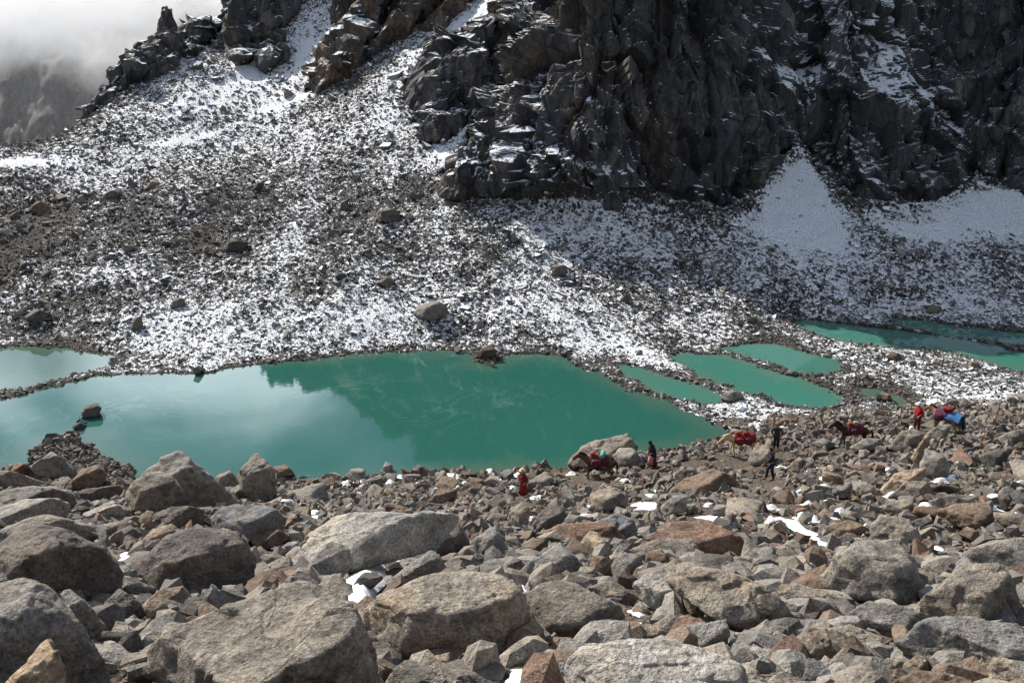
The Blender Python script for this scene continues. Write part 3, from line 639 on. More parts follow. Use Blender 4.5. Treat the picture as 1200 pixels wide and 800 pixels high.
def hero(outline, code, label, ref=None, dist=None, far=False, thick=1.0, cat='boulder', crag=None):
    """outline traced in the photo; the boulder stands where its foot meets the ground, with a depth of its own"""
    P = np.array([list(map(float, p.split(','))) for p in outline.split()]); seed = len(HERO) + 1
    rs = np.random.default_rng(100 + seed); x0, x1, y0, y1 = P[:, 0].min(), P[:, 0].max(), P[:, 1].min(), P[:, 1].max()
    cx, cy = (x0 + x1) / 2, (y0 + y1) / 2; wpx, hpx = x1 - x0, y1 - y0
    if crag is not None: dist = ground_hit(cx, min(max(cy, -25), y1), 60.5, 188) - .012 * wpx
    d0 = dist or ground_hit(cx, y1 - .06 * hpx, 60.5 if far else 3, 185 if far else 65)
    wm = wpx * d0 / FPX; dc = d0 + .22 * min(wm, hpx * d0 / FPX * 1.3)
    C0 = at(cx, cy, dc); f = C0 - np.array([0, 0, CAMH]); dist_ = np.linalg.norm(f); f /= dist_
    r = np.cross(f, [0, 0, 1.]); r /= np.linalg.norm(r); u = np.cross(r, f)
    A = []
    for px, py in P:
        q = ray(px, py); q = q * (dist_ / (q @ f)) - f * dist_; A.append((q @ r, q @ u))
    H = hull2(A); T = .5 * thick * min(np.ptp(H[:, 0]), np.ptp(H[:, 1]) * 1.25) * rs.uniform(.85, 1.1)
    pl, of = [], []; ang = code[1] if len(code) > 1 else 'M'
    for a, b in zip(H, np.roll(H, -1, 0)):
        e = b - a; L = np.linalg.norm(e)
        if L < 1e-6: continue
        n2 = np.array([e[1], -e[0]]) / L; h = n2 @ a; n3 = n2[0] * r + n2[1] * u
        pl.append(n3); of.append(max(h, .02))
        for sgn in ((-1, 1) if ang == 'R' and rs.random() < .6 else (-1,) if rs.random() < .4 else (1,)):
            t = rs.uniform(.4, .95); pl.append(math.cos(t) * n3 + sgn * math.sin(t) * f); of.append(max(h, .02) * math.cos(t) + T * math.sin(t) * rs.uniform(.55, .8))
    for sgn in (-1, 1):
        n3 = sgn * f + r * rs.uniform(-.35, .35) + u * rs.uniform(-.1, .5); pl.append(n3 / np.linalg.norm(n3)); of.append(T)
    # a broad tread on top and a broken face: the two planes nearly every boulder here shows
    sup = lambda n3: max((n3 @ r) * a + (n3 @ u) * b for a, b in H)
    for n3, k in () if crag is not None and hpx > 1.1 * wpx else (((rs.uniform(-.4, .1), rs.uniform(-.4, -.05), 1), rs.uniform(.66, .84)), ((rs.uniform(.25, .9), -1, rs.uniform(-.05, .3)), rs.uniform(.66, .9)), ((rs.uniform(-1, -.5), -.7, rs.uniform(.2, .6)), rs.uniform(.75, .95))):
        n3 = np.array(n3) / np.linalg.norm(n3); pl.append(n3); of.append(k * (max(sup(n3), .02) * .9 + T * abs(n3 @ f) * .6))
    ext = np.array([np.ptp(H[:, 0]) / 2, T, np.ptp(H[:, 1]) / 2])
    B = np.stack([r, f, u], 1)                                     # local frame -> world
    planes = np.array(pl) @ B
    power, rough, block = dict(R=(22, .05, .085), M=(55, .045, .125), A=(95, .04, .14))[ang]
    size = max(wpx, hpx); n = 6 if size > 150 else 5 if size > 48 else 4
    V, F = poly_rock(planes, np.array(of), ext, n, power, seed, rough, block)
    if crag is not None:
        W = V @ B.T; W *= (1 + .16 * facets(W * .55, seed, 90) + .05 * facets(W * 1.5, seed + 5, 80))[:, None]; k1 = np.ones(len(W))
        o = mesh_np('rock_outcrop', W, F, M_TERR, False, {'rock': k1, 'warm': k1 * crag, 'snow': k1 * .10}); o.location = C0
        tag(o, label, 'outcrop', 'rock outcrops on the mountainside'); return o
    o = mesh_np('boulder', V @ B.T, F, M_ROCK, True); o.location = C0
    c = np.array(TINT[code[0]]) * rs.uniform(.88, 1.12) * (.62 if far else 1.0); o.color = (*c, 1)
    tag(o, label, cat, 'boulders on the far slope' if far else 'boulders on the near moraine')
    HERO.append(dict(o=o, P=P, d=d0, ref=ref, c=(cx, cy), w=wpx, h=hpx, code=code)); return o

def hero_table():
    T = [  # near left
    ("-30,690 0,680 25,676 45,680 65,692 75,705 92,732 110,760 124,780 125,840 -30,840", "gR", "huge rounded boulder filling the bottom left corner", "bottom left corner boulder"),
    ("-20,652 0,637 22,619 45,615 85,624 112,638 130,655 139,675 136,692 112,712 60,718 -20,708", "dR", "big smooth dark dome of a boulder at the left edge", "smooth dark dome boulder"),
    ("67,691 82,689 105,710 122,732 118,747 107,754 85,725", "gM", "thick slab wedged behind the bottom left corner boulder", None),
    ("5,802 54,749 59,750 75,792 82,840 0,840", "tA", "pointed pale spike of rock in the bottom left corner", None, 4.7),
    ("165,666 172,654 197,625 212,621 252,620 275,625 292,642 287,660 293,680 290,690 250,699 217,704 197,699 180,687", "dM", "large dark boulder with pale veins left of the snow filled hollow", "dark veined boulder"),
    ("178,762 200,732 235,720 270,705 300,695 345,686 375,689 400,700 408,710 413,722 425,750 434,790 437,845 205,845 198,785", "wA", "huge flat topped boulder with dark front at the bottom left of centre", "flat topped boulder with dark front"),
    ("165,562 172,552 185,541 207,530 217,532 237,550 262,572 280,590 272,599 240,602 205,602 170,592", "gM", "pyramid shaped pale grey boulder standing against the lake", "pyramid boulder by the lake"),
    ("147,582 155,567 172,555 190,552 202,560 214,575 210,592 175,605 152,596", "wR", "round cracked boulder in front of the pyramid boulder", "round cracked boulder"),
    ("277,556 290,543 298,535 304,532 310,541 319,548 323,580 315,589 300,587 285,577", "wA", "upright knobbly rock tower at the near shore of the lake", "rock tower at the shore"),
    ("320,547 335,544 346,556 325,561", "bM", "low dark wedge right of the rock tower at the shore", None),
    ("252,558 270,551 281,564 270,577 257,571", "wR", "rounded rock between the pyramid boulder and the rock tower", None),
    ("270,574 283,565 294,578 288,586 272,585", "gM", "small angular rock at the foot of the rock tower", None),
    ("245,605 265,594 300,591 322,597 333,608 328,624 308,642 290,642 270,627 248,620", "uM", "pale bluish block right of the dark ledge below the pyramid boulder", "pale bluish block"),
    ("180,603 197,594 220,593 237,597 238,619 220,623 190,613", "dM", "dark angular ledge below the pyramid boulder", "dark ledge below the pyramid boulder"),
    ("97,602 130,587 150,597 148,610 110,616 98,609", "pM", "pale angular rock left of the round cracked boulder", "pale angular rock"),
    ("-20,551 0,551 20,554 56,566 35,574 -20,574", "wA", "thin sloping slab at the left edge by the lake", "thin slab at the left edge"),
    ("-20,585 10,573 40,570 65,570 80,575 88,590 75,602 40,600 -20,602", "gM", "pale broad block under the thin slab at the left edge", None),
    ("-20,602 30,585 70,584 78,592 75,607 40,614 -20,622", "pM", "pale rounded slab behind the smooth dark dome boulder", None),
    ("-10,627 28,608 55,602 80,608 105,615 115,631 100,634 50,642 -10,642", "gR", "long low grey rock lying on top of the smooth dark dome boulder's back", None),
    ("80,566 95,551 115,544 125,556 118,569 90,575", "bA", "brown three sided block beside the gravel spit", "brown three sided block"),
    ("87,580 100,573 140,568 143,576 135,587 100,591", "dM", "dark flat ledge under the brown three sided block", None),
    ("35,547 60,530 75,537 88,552 80,562 45,557", "gM", "grey boulder at the root of the gravel spit", None),
    ("12,552 20,542 40,546 45,557 20,558", "rM", "orange brown rock at the left edge near the lake", None),
    ("110,617 150,608 160,615 140,630 118,627", "gM", "flat grey rock above the left snow patch", None),
    ("135,624 152,615 166,625 160,638 142,638", "dR", "small dark round rock just above the left snow patch", None),
    ("166,652 168,630 180,620 200,614 206,622 185,642 175,654", "tM", "tan block leaning on the left shoulder of the dark veined boulder", None),
    ("143,657 157,638 168,631 171,652 160,662", "gM", "grey leaf shaped rock over the left snow patch", None),
    ("167,709 185,691 197,712 198,737 185,737 172,722", "tA", "lit upright wedge of stone in the dark pit at left", None),
    ("139,684 150,675 185,690 167,707 155,702", "gA", "plank like stone below the left snow patch", None),
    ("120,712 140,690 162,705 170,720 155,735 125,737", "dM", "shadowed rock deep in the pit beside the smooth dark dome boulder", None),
    # centre left
    ("327,674 345,660 357,630 375,615 405,601 430,602 460,599 495,599 530,600 537,612 510,642 480,652 440,652 390,662 360,682 335,687", "pR", "large long pale granite slab left of centre", "long pale granite slab"),
    ("350,692 360,665 385,634 407,640 412,657 400,677 382,682 366,692", "uM", "grey leaning block against the front of the long pale granite slab", "grey leaning block"),
    ("487,640 490,625 505,618 535,611 545,627 552,645 546,666 532,667 510,657", "dA", "dark square block at the right end of the long pale granite slab", "dark square block"),
    ("443,696 460,677 490,654 502,645 512,648 514,658 522,665 490,685 455,702 445,703", "uA", "tilted grey plank of rock across the central snow patch", "tilted plank across the snow"),
    ("421,662 425,647 450,645 454,657 430,672", "dA", "small dark cube of rock above the central snow patch", None),
    ("404,663 410,651 422,650 421,665", "wM", "small warm grey stone left of the dark cube of rock", None),
    ("396,673 400,665 415,666 410,680 400,681", "rM", "small orange stone at the upper edge of the central snow patch", None),
    ("410,692 425,672 440,669 450,677 435,690 420,699 411,699", "dM", "dark jagged rock sitting in the central snow patch", None),
    ("425,740 432,715 440,707 460,697 490,677 520,667 555,667 585,672 605,685 617,710 619,740 610,764 575,776 530,776 490,774 440,769 428,752", "wR", "huge cracked granite boulder in the bottom centre", "cracked granite boulder"),
    ("547,662 552,635 575,617 585,627 592,642 587,654 565,664", "uA", "pointed grey block right of the dark square block", "pointed grey block"),
    ("550,668 575,656 600,651 615,665 612,682 590,677", "gM", "grey boulder behind the right shoulder of the cracked granite boulder", None),
    ("485,784 497,772 525,765 532,787 512,790 490,791", "tM", "flat tan stone lying in front of the cracked granite boulder", None),
    ("465,789 471,776 482,799 475,807", "tA", "thin upright stone shard in front of the cracked granite boulder", None),
    ("502,802 517,785 526,802 520,820 500,820", "uA", "small grey shard at the bottom edge below the flat tan stone", None),
    ("316,654 337,635 350,634 345,652 320,655", "uM", "flat slate grey rock left of the long pale granite slab", None),
    ("290,627 325,620 340,630 322,642 300,644", "bM", "brown rock in shadow right of the pale bluish block", None),
    ("446,553 452,541 460,545 461,555", "pA", "small pale peak of rock on the shoreline left of centre", None),
    ("480,553 490,544 497,548 496,556", "dR", "small dark rock on the shoreline right of the pale peak", None),
    ("430,562 447,555 449,570 432,572", "gM", "squarish grey rock just below the pale peak on the shoreline", None),
    ("500,587 517,573 535,575 530,592", "bM", "brown rock above the right end of the long pale granite slab", None),
    # centre right
    ("668,544 680,524 700,517 730,514 735,508 745,522 745,542 720,552 690,547", "wM", "big brown boulder at the shore behind the loaded pack animal", "big brown shore boulder"),
    ("717,534 727,524 742,526 754,540 750,550 740,550 725,545", "gR", "rounded grey boulder left of the woman in the black shawl", "rounded shore boulder"),
    ("784,575 800,562 837,549 862,560 861,568 840,577 807,582 787,582", "bR", "broad brown boulder with overhanging dark underside right of centre", "broad brown overhanging boulder"),
    ("691,579 705,573 722,572 736,582 736,592 717,597 695,602", "wA", "flat topped block below the loaded pack animal", "flat topped block"),
    ("775,594 790,581 807,582 802,599 780,607", "gM", "grey rock just left below the broad brown overhanging boulder", None),
    ("624,614 637,597 660,595 664,605 655,617 625,627 615,627", "dM", "dark lumpy rock below the person in the red robe", "dark lumpy rock"),
    ("655,619 667,602 692,606 695,612 672,621", "gM", "low grey rock right of the dark lumpy rock", None),
    ("690,614 725,602 740,610 746,625 740,639 725,637 700,622", "uM", "slate blue boulder at the right end of the brown ledge", "slate blue boulder"),
    ("635,624 657,615 695,612 720,615 730,632 720,642 700,637 660,634 640,630", "rM", "long brown ledge of rock right of centre", "long brown ledge"),
    ("680,637 692,622 702,625 717,647 715,659 690,662 684,652", "tM", "tan saddle shaped rock under the long brown ledge", None),
    ("685,654 697,645 710,650 710,662 690,664", "bR", "small dark brown rock nestled in the tan saddle shaped rock", None),
    ("610,669 625,655 655,637 672,650 680,662 675,677 630,684 615,689", "uM", "grey boulder with a lit left face right of the cracked granite boulder", "grey boulder with lit left face"),
    ("620,694 637,682 657,680 682,687 705,702 725,710 735,725 732,742 700,753 675,753 655,749 625,737 619,717", "wR", "large boulder with pale left side and dark right face in the lower centre", "boulder with dark right face"),
    ("695,689 707,680 725,684 740,697 747,700 737,714 730,714 707,704", "wM", "warm grey rock behind the boulder with dark right face", None),
    ("744,684 755,674 772,672 790,682 805,697 809,705 795,719 782,722 760,709 745,697", "pR", "speckled round boulder with an orange lichen streak", "orange streaked boulder"),
    ("717,662 732,647 750,652 752,667 740,674 720,682", "gM", "grey knob left of the pointed brown rock", None),
    ("755,664 760,647 775,642 792,665 785,674 770,674 757,670", "bA", "pointed brown rock above the orange streaked boulder", "pointed brown rock"),
    ("672,679 680,665 697,665 702,677 682,689", "wM", "warm grey rock right of the grey boulder with a lit left face", None),
    ("727,649 760,640 772,632 807,632 832,658 833,667 800,665 775,657 740,657", "wA", "thin flat slab under the large reddish ledge", "thin flat slab"),
    ("755,632 787,612 830,610 860,625 877,642 872,662 840,659 825,647 790,634", "rM", "large reddish ledge boulder with a shadowed right end", "large reddish ledge"),
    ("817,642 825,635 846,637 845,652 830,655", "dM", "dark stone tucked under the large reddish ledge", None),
    ("782,677 805,660 840,667 872,677 905,696 928,718 946,738 930,750 880,748 840,724 800,699", "wA", "big sloping boulder with a broad black shadowed face at lower right of centre", "big sloping boulder"),
    ("793,729 812,705 832,698 860,694 868,702 850,717 830,734 800,735", "wM", "warm block in front of the big sloping boulder", None),
    ("832,722 845,706 865,707 870,720 857,732 838,727", "tR", "small tan rounded stone on the big sloping boulder's foot", None),
    ("780,752 795,737 817,731 847,727 852,745 850,764 825,767 785,757", "gM", "grey block behind the broad speckled bottom boulder", None),
    ("665,777 687,757 725,749 775,750 825,762 850,770 867,780 872,845 663,845 666,792", "pR", "broad speckled boulder at the bottom edge right of centre", "broad speckled bottom boulder"),
    ("737,750 740,735 762,731 780,740 780,751", "wM", "low rock under the small snow patch right of centre", None),
    ("624,777 642,761 655,762 662,777 633,787", "wM", "pinkish stone left of the broad speckled bottom boulder", None),
    ("620,802 650,775 662,777 671,802 670,820 620,820", "uM", "grey stone at the bottom edge left of the broad speckled bottom boulder", None),
    ("660,767 666,745 675,760 670,771", "tA", "small upright pale shard above the pinkish stone", None),
    ("620,737 635,732 652,752 637,762 621,754", "gM", "grey stone right beside the cracked granite boulder's foot", None),
    ("740,714 750,704 762,717 760,726", "wM", "small stone above the small snow patch right of centre", None),
    ("780,724 792,718 793,732 783,737", "rM", "small reddish stone right of the small snow patch", None),
    ("865,752 872,737 890,740 892,757 875,760", "pM", "speckled pale stone right of the grey block", None),
    ("860,772 900,757 912,765 897,777 872,784", "wA", "flat slab right of the broad speckled bottom boulder", None),
    ("607,647 625,632 640,630 642,644 615,657", "bA", "brown edged block below the dark lumpy rock", None),
    ("595,602 612,588 622,600 615,620 598,617", "wM", "warm grey rock left of the dark lumpy rock", None),
    ("875,652 885,642 905,640 912,655 900,665 878,664", "gM", "rounded grey boulder right of the large reddish ledge", None),
    # right
    ("960,674 982,652 1005,637 1020,632 1055,632 1065,645 1075,665 1087,694 1077,711 1060,714 1020,706 995,699 967,687", "gM", "big coarse grey boulder with an orange spot at right", "big coarse grey boulder"),
    ("1070,714 1095,692 1125,667 1150,660 1175,662 1187,675 1195,712 1193,741 1175,736 1150,732 1115,732 1090,726", "wA", "sharp edged boulder with lit left slope and black right face near the right edge", "sharp edged boulder at right"),
    ("1120,662 1140,642 1162,635 1200,630 1235,640 1235,679 1180,674 1150,664", "gR", "pale rounded boulder at the right edge behind the sharp edged boulder", None),
    ("1060,754 1087,730 1112,725 1140,726 1175,730 1212,745 1235,785 1157,786 1125,794 1100,789", "uM", "broad low grey slab in the bottom right corner", "broad low slab in the bottom right"),
    ("982,732 1020,704 1060,712 1090,722 1085,730 1060,753 1035,745 1005,735", "gM", "wide sloping slab below the big coarse grey boulder", "wide sloping slab"),
    ("967,737 995,732 1035,747 1030,773 987,770 970,754", "wA", "broken block below the wide sloping slab", None),
    ("920,762 932,747 967,736 970,752 982,774 975,784 920,784 917,772", "wM", "brownish block left of the broken block at lower right", None),
    ("1060,777 1075,766 1085,770 1090,787 1062,791", "tM", "small pinkish tan stone on the broad low slab", None),
    ("1157,784 1167,772 1200,775 1235,802 1180,820 1158,806", "wR", "rounded brownish rock in the bottom right corner", None),
    ("1022,789 1040,770 1060,775 1052,792 1032,799", "wM", "warm stone left of the small pinkish tan stone", None),
    ("940,802 947,772 962,772 982,802 980,825 940,825", "uA", "upright grey wedge at the bottom edge right of centre", None),
    ("980,789 1000,780 1025,802 1020,825 985,825", "wA", "brown shard right of the upright grey wedge", None),
    ("1035,804 1075,787 1125,792 1160,812 1150,840 1040,840", "bM", "brown slab along the bottom edge at right", None),
    ("900,797 915,787 940,797 935,820 900,820", "wM", "warm stone left of the upright grey wedge", None),
    ("900,752 910,738 927,747 915,764", "wR", "small round stone at the lower tip of the big sloping boulder", None),
    ("915,694 932,683 960,690 1000,702 1000,714 982,717 950,710 922,709", "wM", "long rough rock left of the wide sloping slab", None),
    ("917,674 930,665 950,672 965,685 960,692 932,684", "wM", "tilted flat stone left of the big coarse grey boulder", None),
    ("897,677 930,672 928,689 905,691", "bM", "brown stone above the long rough rock", None),
    ("1100,599 1120,590 1150,589 1162,595 1162,619 1150,626 1120,616", "bR", "dark brown rounded block at right below the path", "dark brown block at right"),
    ("1021,614 1032,604 1060,607 1075,622 1080,632 1062,641 1022,631", "gM", "grey boulder just above the big coarse grey boulder", None),
    ("967,617 995,609 1020,620 1017,632 972,629", "bM", "brown domed rock left of the grey boulder at right", None),
    ("977,632 992,624 1005,627 1000,642 980,639", "dM", "small dark rock under the brown domed rock", None),
    ("1032,574 1050,555 1085,547 1087,557 1050,572 1040,582", "tA", "thin tan slab tilted up to the right at right of centre", "thin tan tilted slab"),
    ("1030,594 1060,584 1075,595 1070,607 1045,604", "wM", "warm flat rock above the grey boulder at right", None),
    ("1042,582 1060,565 1085,562 1095,575 1075,587", "wM", "warm lumpy rock under the thin tan tilted slab", None),
    ("1077,549 1085,525 1100,530 1112,542 1112,559 1092,562", "gM", "pale topped square block at right below the person in red", "pale topped square block"),
    ("1067,537 1087,507 1093,505 1088,522 1075,547", "tA", "narrow leaning slab below the person in red and white hat", None),
    ("1042,524 1055,507 1072,502 1082,510 1070,529 1050,529", "wM", "broad grey brown block left below the person in red and white hat", None),
    ("1088,507 1100,498 1115,498 1108,514 1092,518", "gM", "grey block right at the feet of the blue covered horse", None),
    ("1147,534 1170,525 1182,530 1177,547 1157,550", "dM", "dark smooth rock with a snow cap at right", None),
    ("1165,514 1185,505 1210,502 1212,517 1180,522", "gM", "long flat rock at the right edge by the path", None),
    ("997,524 1015,513 1032,515 1030,527 1005,530", "gM", "flat rock under the hind legs of the dark pack horse", None),
    ("950,520 965,513 978,520 970,528", "uM", "flat slate rock in front of the dark pack horse's feet", None),
    ("1090,587 1115,578 1147,582 1125,594 1097,596", "gA", "flat grey slab above the dark brown block at right", None),
    ("999,574 1010,566 1025,569 1022,582 1002,582", "wM", "warm rock in the rubble left of the thin tan tilted slab", None),
    ("975,574 995,567 996,584 977,584", "uM", "slate rock in the rubble left of the warm rock", None),
    ("1130,557 1140,552 1147,565 1132,572", "wM", "tall warm stone right of the pale topped square block", None),
    ("1165,600 1187,600 1212,612 1212,622 1166,614", "wM", "flat warm slab at the right edge beside the dark brown block", None),
    ("957,554 972,544 985,546 975,557", "tM", "tan stone in the rubble below the dark pack horse", None),
    ("920,549 937,535 945,540 937,550", "wM", "warm stone right of the man in black with outstretched arm", None),
    ("1065,612 1085,605 1095,612 1090,627 1070,624", "dM", "dark rough rock right of the grey boulder at right", None),
    ("1070,642 1085,632 1095,637 1092,652 1072,650", "rM", "reddish rock right of the big coarse grey boulder's top", None),
    ("1107,652 1120,640 1130,645 1122,654", "rA", "small reddish wedge left of the pale rounded boulder", None),
    ("1095,657 1110,650 1120,658 1105,670", "dM", "small dark rock left of the sharp edged boulder's peak", None),
    ("876,539 885,524 898,521 909,529 906,544 880,546", "wM", "warm boulder right of the pale pack horse's legs", None),
    ]
    for a in T: hero(*a)
    S = [("485,368 492,357 510,352 524,362 522,372 505,376", "pM", "flat pale slab on the far scree above the middle of the lake"),
         ("557,419 564,409 574,404 583,411 576,421", "bA", "brown wedge of rock at the far shore of the lake"),
         ("199,358 206,349 216,350 217,358 208,362", "gM", "grey boulder on the far scree above the left gravel bar"),
         ("153,384 158,371 166,372 168,384 160,388", "gM", "tall grey boulder low on the far scree at left"),
         ("34,246 44,235 56,240 60,249 45,251", "tM", "tan boulder high on the far scree at the left edge"),
         ("118,232 128,222 140,226 136,234", "tR", "pale tan boulder on the upper left scree"),
         ("262,292 272,280 290,284 288,294 272,297", "dM", "dark boulder in the middle of the far scree at left"),
         ("296,222 302,212 310,216 306,225", "bM", "brown boulder high on the far scree left of centre"),
         ("440,332 452,324 464,329 458,336", "wM", "warm boulder on the far scree above the flat pale slab"),
         ("645,322 652,309 664,312 662,324", "wM", "upright boulder on the snowy scree right of centre"),
         ("843,467 852,458 868,459 871,467 856,471", "pM", "pale boulder between the narrow pond and the oblong pond"),
         ("1034,422 1044,412 1054,414 1056,421", "bM", "brown boulder behind the oblong pond at right"),
         ("919,438 925,433 934,436 930,440", "pM", "small pale rock standing in the dark green pond"),
         ("1027,466 1034,460 1043,462 1046,468 1034,470", "tM", "pale rock standing in the tiny silty pool"),
         ("1083,366 1092,356 1104,360 1102,368", "wM", "boulder on the snowy bank of the farthest pond"),
         ("94,484 102,475 112,472 118,478 114,488 100,491", "gA", "brown boulder standing in the lake off the tip of the gravel spit"),
         ("85,500 91,495 98,497 97,504 88,505", "dM", "small dark rock between the gravel spit and the boulder in the lake"),
         ("442,254 452,244 468,247 470,258 452,261", "wM", "warm boulder on the scree below the dark buttress"),
         ("28,372 40,362 58,366 54,376 38,378", "gM", "grey rock just above the silty pool at the left edge"),
         ]
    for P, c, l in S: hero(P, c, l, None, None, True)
    K = [("181,55 185,28 189,14 194,10 199,13 201,26 207,34 208,60 192,72", .2, "thin pointed pinnacle on the skyline at upper left"),
         ("205,56 211,30 224,28 240,15 247,22 246,44 236,54 218,60", .3, "squat double topped crag right of the skyline pinnacle"),
         ("126,110 140,86 160,60 172,46 182,45 192,62 176,92 150,112", .1, "dark jagged crag on the ridge left of the skyline pinnacle"),
         ("160,100 172,78 190,70 206,62 212,80 196,96 176,108", .1, "dark knob below the skyline pinnacle"),
         ("96,142 106,118 122,104 136,104 140,120 118,136", .1, "lowest dark crag at the left end of the ridge"),
         ("262,34 270,4 280,-24 306,-24 312,10 300,40 286,78 274,66", .2, "tall dark crag at the top edge left of the snow slope"),
         ("300,40 310,-4 326,-24 352,-20 350,8 334,34 318,54 304,60", .2, "dark crag with snow ledges at the top edge"),
         ("314,88 317,60 328,50 338,58 337,80 326,88", .4, "small square crag standing in the snow slope"),
         ("360,112 374,80 398,62 428,48 441,62 437,80 415,94 385,110", 1.0, "brown slabby outcrop in the middle of the snow slope"),
         ("396,44 414,8 440,-30 468,-30 452,10 436,44 416,58", 1.0, "leftmost of three leaning brown slabs at the top edge"),
         ("436,60 456,22 482,-22 506,-22 490,20 468,50 450,64", 1.0, "middle of three leaning brown slabs at the top edge"),
         ("470,62 494,30 528,-6 556,-24 552,2 524,30 492,54", 1.0, "rightmost of three leaning brown slabs beside the snow ramp"),
         ("488,130 500,98 520,68 545,45 570,58 575,95 572,122 556,138 530,132 505,136", .1, "large dark block beside the snow ramp above the gully"),
         ("488,134 510,122 545,125 552,140 530,160 512,168 494,160", .1, "dark block with a snow seam just above the gully"),
         ("514,222 522,202 548,188 566,198 568,222 548,236 524,234", .3, "broken outcrop at the foot of the gully"),
         ("690,238 700,208 722,196 744,214 748,244 720,250", .2, "dark wedge of rock at the foot of the buttress")]
    for P, wm, l in K: hero(P, 'gA', l, None, None, True, 1.1, crag=wm)
hero_table()

# ------------------------------------------------------------------ more boulders, each its own thing
def template_rocks():
    out = []
    for k in range(14):
        rs = np.random.default_rng(900 + k); n = rs.integers(6, 11)
        pl = rs.normal(size=(n, 3)); pl /= np.linalg.norm(pl, axis=1, keepdims=True); pl = np.concatenate([pl, np.eye(3), -np.eye(3)])
        of = np.concatenate([rs.uniform(.5, .95, n), np.ones(6)])
        ext = np.array([1, rs.uniform(.65, .95), rs.uniform(.45, .8)])
        V, F = poly_rock(pl, of, np.ones(3), 4, [16, 40, 80][k % 3], 300 + k, .06, .09); V = V * ext
        me = bpy.data.meshes.new('boulder'); me.from_pydata(V.tolist(), [], F.tolist()); me.materials.append(M_ROCK)
        me.polygons.foreach_set('use_smooth', np.ones(len(F), bool)); out.append(me)
    return out
TPL = template_rocks()
REFS = [h for h in HERO if h['ref']]
def auto_label(px, py, code, used, big):
    k = sorted(REFS, key=lambda h: (h['c'][0] - px) ** 2 + 3 * (h['c'][1] - py) ** 2)
    for h in k[:6]:
        dx, dy = px - h['c'][0], py - h['c'][1]
        rel = ('right of' if dx > 0 else 'left of') if abs(dx) / h['w'] > abs(dy) / h['h'] else ('below' if dy > 0 else 'above')
        far = '' if math.hypot(dx, dy) < 1.2 * max(h['w'], h['h']) else 'some way '
        l = f"{big} {TWORD[code]} rock {far}{rel} the {h['ref']}"
        if l not in used: used.add(l); return l
    l = f"{big} {TWORD[code]} rock farther off {rel} the {h['ref']}"; used.add(l); return l
SNOWP = (("398,690 402,676 425,668 440,655 468,652 488,648 490,655 470,672 452,690 440,712 428,722 405,716", 'largest snow patch between the boulders, left of bottom centre', .30),
                 ("134,668 138,655 150,652 168,656 166,672 155,680 142,680", 'snow patch in the hollow left of the dark veined boulder', .25),
                 ("602,700 606,688 618,688 622,704 612,720 604,716", 'snow patch between the cracked granite boulder and its right neighbour', .18),
                 ("731,724 738,712 752,716 766,726 762,734 740,736", 'small snow patch below the orange streaked boulder', .12),
                 ("652,772 656,762 666,766 668,776 658,780", 'little snow patch beside the pinkish stone at the bottom', .06),
                 ("598,804 604,793 622,788 630,795 626,806", 'snow patch at the bottom edge of the picture', .06),
                 ("900,608 915,606 930,610 945,620 962,632 974,642 968,645 950,636 935,625 915,616", 'long snow streak in the rubble left of the brown domed rock', .06),
                 ("1085,648 1098,640 1108,645 1102,655 1090,658", 'snow patch left of the pale rounded boulder at right', .15),
                 ("738,592 755,588 772,592 765,598 745,597", 'snow patch left of the broad brown overhanging boulder', .06),
                 ("806,607 832,604 850,607 840,611 815,611", 'snow streak above the large reddish ledge', .06))
SNOWPX = [np.array([list(map(float, p.split(','))) for p in s.split()]) for s, _, _ in SNOWP]
def in_snow(px, py, grow=0.0):
    m = np.zeros(np.shape(px), bool)
    for P in SNOWPX: m |= poly_sd(np.asarray(px, float), np.asarray(py, float), P) < grow
    return m
FIGS = [(613, 583, 16), (698, 560, 34), (764, 548, 14), (868, 538, 34), (908, 526, 12), (901, 562, 20), (998, 524, 30), (1074, 504, 12), (1106, 506, 26)]   # where people and animals stand
def more_boulders(n):
    rs = np.random.default_rng(77); used = set(); got = []; tries = 0
    hp = [(h['P'], h['d']) for h in HERO[:]]
    while len(got) < n and tries < 40000:
        tries += 1
        px, py = rs.uniform(-5, 1205), 545 + 255 * rs.random() ** 1.25
        if py < 549 + (px < 860) * 9 - .09 * max(px - 860, 0): continue
        d = ground_hit(px, py)
        if d > 58: continue
        s = np.clip(rs.lognormal(-.72, .38), .26, .95) * np.interp(d, [6, 14, 30, 58], [.38, .62, .95, 1.15])
        w = 2 * s * FPX / d
        if w < 13 or any(abs(px - a) < c + .5 * w and b - 8 < py < b + 26 for a, b, c in FIGS): continue
        g = [(a, b, c) for a, b, c, _ in got if math.hypot(a - px, (b - py) * 1.6) < .40 * (c + w)]
        if g: continue
        bad = False
        for P, hd in hp:
            x0, x1, y0, y1 = P[:, 0].min(), P[:, 0].max(), P[:, 1].min(), P[:, 1].max()
            if x0 - .25 * w < px < x1 + .25 * w and y0 + .1 * (y1 - y0) < py < y1 + .22 * w: bad = True; break
        if bad: continue
        if in_snow(np.array([px]), np.array([py - .2 * w]), .35 * w)[0]: continue
        got.append((px, py, w, d)); r = ray(px, py); t = d / r[1]
        x, y = r[0] * t, d; code = rs.choice(list('ggwwwbdtrugbw'))
        o = bpy.data.objects.new('boulder', TPL[rs.integers(0, len(TPL))]); COL.objects.link(o)
        o.location = (x, y, land_z(x, y) + s * .22); o.scale = s * rs.uniform(.85, 1.2, 3); o.rotation_euler = (rs.uniform(-.5, .5), rs.uniform(-.5, .5), rs.uniform(0, 6.28))
        o.color = (*(np.array(TINT[code]) * rs.uniform(.85, 1.15)), 1)
        tag(o, auto_label(px, py, code, used, 'small' if w < 26 else 'medium'), 'rock', 'boulders on the near moraine')
